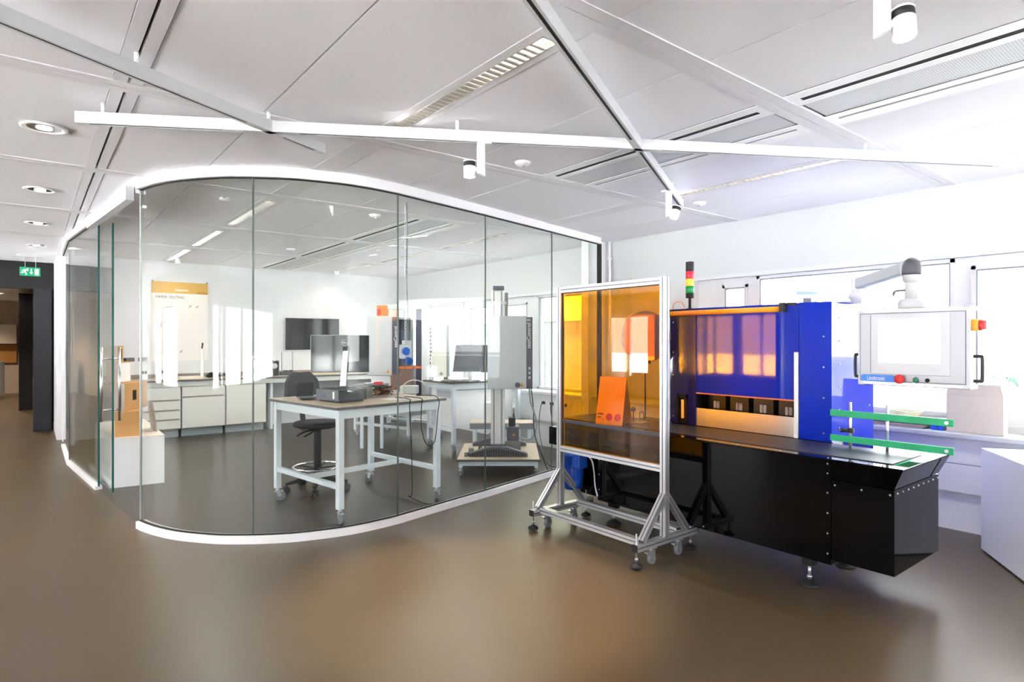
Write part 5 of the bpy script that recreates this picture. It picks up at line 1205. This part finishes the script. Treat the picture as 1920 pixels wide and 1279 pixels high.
# ------------------------------------------------------------------ right edge: display block, things on the sill
BL = thing('white_display_block', 'large white display block at the right edge in front of the sill', 'plinth', (4.9, .9, 0))
u, v = Vector((-.835, -.55, 0)), Vector((.55, -.835, 0)); c0 = Vector((5.165, 1.285, 0))
q = [c0, c0+u*1.0, c0+u*1.0+v*.62, c0+v*.62]
MB().loft([p_+Vector((0, 0, .012)) for p_ in q], [p_+Vector((0, 0, .71)) for p_ in q]).build('body', white_m, BL, bevel=.003)
qi = [c0+(u+v)*.012, c0+u*.988+v*.012, c0+u*.988+v*.608, c0+u*.012+v*.608]
MB().loft(qi, [p_+Vector((0, 0, .013)) for p_ in qi]).build('plinth', dgrey_m, BL)
cbx2 = thing('cardboard_box', 'tall pale cardboard box with raised flap on the window sill', 'cardboard box', (5.62, 1.40, .761))
MB().box(5.50, 5.615, 1.235, 1.585, .761, 1.04).build('box', cardp_m, cbx2, bevel=.002)
MB().loft([(5.50, 1.235, 1.04), (5.50, 1.585, 1.04), (5.505, 1.585, 1.04), (5.505, 1.235, 1.04)], [(5.485, 1.25, 1.128), (5.485, 1.57, 1.128), (5.49, 1.57, 1.128), (5.49, 1.25, 1.128)]).build('flap', cardp_m, cbx2)
FL1 = thing('cardboard_sheets', 'flat grey cardboard sheets stacked on the sill behind the green rails', 'cardboard', (5.57, 1.95, .761))
for k, (x0, x1, y0, y1) in enumerate(((5.47, 5.73, 1.74, 2.30), (5.49, 5.72, 1.72, 2.2), (5.50, 5.71, 1.71, 2.12), (5.48, 5.70, 1.72, 2.16), (5.52, 5.70, 1.71, 2.10))):
    MB().box(x0, x1, y0, y1, .761+.015*k, .773+.015*k).build('sheet', (cardg_m, paper_m)[k == 3], FL1)
b = MB()
for k in range(5): b.tube(curve([(5.58+(.055+.006*k)*math.cos(t), 1.90+(.10+.008*k)*math.sin(t), .85+.008*k+.004*math.sin(3*t)) for t in [j*PI/6 for j in range(13)]], 3), .004, seg=6)
tag(b.build('cable_coil', mat('pale yellow cable', (222, 220, 190), .5)), 'pale coiled cable on top of the flat cardboard sheets', 'cable')
AP = thing('profile_offcuts', 'short aluminium profiles with blue end caps on the sill', 'profiles', (5.53, 1.62, .761))
for k, z in enumerate((.761,)):
    for j, y in enumerate((1.600, 1.645)):
        o = MB().box(5.50, 5.66, y, y+.042, z, z+.042).build('profile', alu_m, AP); MB().box(5.494, 5.50, y, y+.042, z, z+.042).build('blue_cap', mat('blue cap', (30, 80, 200), .4), o)
MB().box(5.56, 5.68, 1.60, 1.68, .803, .84).build('dark_part', dgrey_m, AP)

# ------------------------------------------------------------------ outside the windows
g_ = struct(MB().box(6.0, 60, -40, 60, -.4, -.25), 'exterior_ground', terrace_m)
struct(MB().box(-60, -6.2, -40, 60, -.4, -.25), 'exterior_ground', gravel_m)
struct(MB().box(-6.2, 6.0, -40, -4.2, -.4, -.25), 'exterior_ground', gravel_m)
fb = thing('neighbouring_building', 'pale panelled building seen through the glass room windows', 'building', (9.2, 12, -.25))
MB().box(9.0, 9.4, 5.6, 24, -.25, 1.90).build('lower_panels', facade_m, fb); MB().box(9.3, 9.7, 5.6, 24, 1.90, 4.5).build('upper_panels', facadec_m, fb); MB().box(8.97, 9.4, 5.6, 24, 1.88, 1.93).build('ledge', mat('olive ledge', (196, 200, 176), .5), fb)
for k in range(9): MB().box(8.985, 9.0, 6.4+k*1.9, 6.44+k*1.9, -.25, 1.88).build('panel_joint', mat('pale joint', (196, 206, 202), .5), fb)
PT = thing('planter', 'white pot with green leafy plant outside the right window', 'planter', (6.95, 1.42, -.25))
MB().lathe([(.20, -.25), (.24, .3), (.26, 1.0), (.25, 1.02), (.22, 1.0), (.20, .95)], (6.95, 1.42, 0), seg=30).build('pot', white_m, PT)
lf = MB(); rn = random.Random(11)
for k in range(34):
    a = rn.random()*2*PI; L_ = rn.uniform(.22, .38); rise = rn.uniform(.05, .24); c = Vector((6.95, 1.42, .98)); d = Vector((math.cos(a), math.sin(a), 0)); s_ = Vector((-d.y, d.x, 0))*.018
    P_ = [c, c+d*L_*.4+Vector((0, 0, rise)), c+d*L_*.75+Vector((0, 0, rise*.9)), c+d*L_+Vector((0, 0, rise*.3))]
    for (p1, w1), (p2, w2) in zip(zip(P_, (.4, 1, .8, .1)), zip(P_[1:], (1, .8, .1))):
        lf.loft([p1-s_*w1, p1+s_*w1, p1+s_*w1+Vector((0, 0, .003)), p1-s_*w1+Vector((0, 0, .003))], [p2-s_*w2, p2+s_*w2, p2+s_*w2+Vector((0, 0, .003)), p2-s_*w2+Vector((0, 0, .003))])
lf.build('foliage', leaf_m, PT)['kind'] = 'stuff'
RL = thing('balustrade', 'pale glass balustrade outside the right window', 'balustrade', (8.2, .8, -.25))
MB().box(8.18, 8.24, -2.5, 5.2, 1.20, 1.25).build('handrail', frame_m, RL)
for k in range(6): MB().box(8.19, 8.23, -2.4+k*1.45, -2.36+k*1.45, -.25, 1.2).build('post', frame_m, RL)
MB().box(8.205, 8.215, -2.4, 5.1, -.1, 1.2).build('pane', wglass_m, RL)
for k, y in enumerate((-.2, 1.9, 4.0)):
    pl = thing('pergola_post', 'pale terrace post beyond the balustrade outside', 'post', (13.0, y, -.25), 0, 'terrace posts outside'); MB().box(12.95, 13.05, y-.05, y+.05, -.25, 3.2).build('post', frame_m, pl)
SF = thing('grey_sofa', 'grey seat on the terrace outside beneath the person in red', 'seat', (14.4, 2.75, -.25))
MB().box(14.0, 14.9, 2.2, 3.4, .15, .45).build('seat', mat('slate fabric', (110, 124, 138), .8), SF); MB().box(14.7, 14.9, 2.2, 3.4, .45, .95).build('backrest', mat('slate fabric', 0), SF); MB().box(14.05, 14.85, 2.25, 3.35, -.25, .15).build('base', dgrey_m, SF)
def person():
    root = thing('person', 'person in a red top sitting on the terrace outside the window', 'person', (14.4, 2.85, .45))
    J = [((14.45, 2.85, .55), .15), ((14.50, 2.85, .80), .15), ((14.48, 2.85, 1.02), .16), ((14.46, 2.85, 1.14), .06), ((14.45, 2.85, 1.30), .10),
         ((14.46, 2.66, 1.0), .06), ((14.36, 2.60, .78), .045), ((14.2, 2.66, .66), .035), ((14.46, 3.04, 1.0), .06), ((14.36, 3.10, .78), .045), ((14.2, 3.04, .66), .035),
         ((14.42, 2.76, .54), .09), ((14.02, 2.74, .54), .075), ((13.98, 2.74, .10), .05), ((13.9, 2.74, -.2), .045), ((14.42, 2.94, .54), .09), ((14.02, 2.96, .54), .075), ((13.98, 2.96, .10), .05), ((13.9, 2.96, -.2), .045)]
    Eg = [(0, 1), (1, 2), (2, 3), (3, 4), (2, 5), (5, 6), (6, 7), (2, 8), (8, 9), (9, 10), (0, 11), (11, 12), (12, 13), (13, 14), (0, 15), (15, 16), (16, 17), (17, 18)]
    me = bpy.data.meshes.new('body'); me.from_pydata([Vector(p)-Vector(root.location) for p, _ in J], Eg, []); o = bpy.data.objects.new('body', me); C.objects.link(o); o.parent = root
    sk = o.modifiers.new('skin', 'SKIN'); ly = me.skin_vertices[0] if me.skin_vertices else None
    if ly is None:
        bm = bmesh.new(); bm.from_mesh(me); bm.verts.layers.skin.verify(); bm.to_mesh(me); bm.free(); ly = me.skin_vertices[0]
    for k, (_, r) in enumerate(J): ly.data[k].radius = (r, r); ly.data[k].use_root = (k == 0)
    sd_ = o.modifiers.new('smooth', 'SUBSURF'); sd_.levels = 1; sd_.render_levels = 1
    me.materials.append(mat('dark trousers and red top', (176, 70, 84), .7))
    ROOTM[o] = ROOTM[root]
    MB().ball((14.47, 2.85, 1.345), .105, 14, (1, .95, .9)).build('hair', mat('dark hair', (70, 58, 54), .6), root)
person()
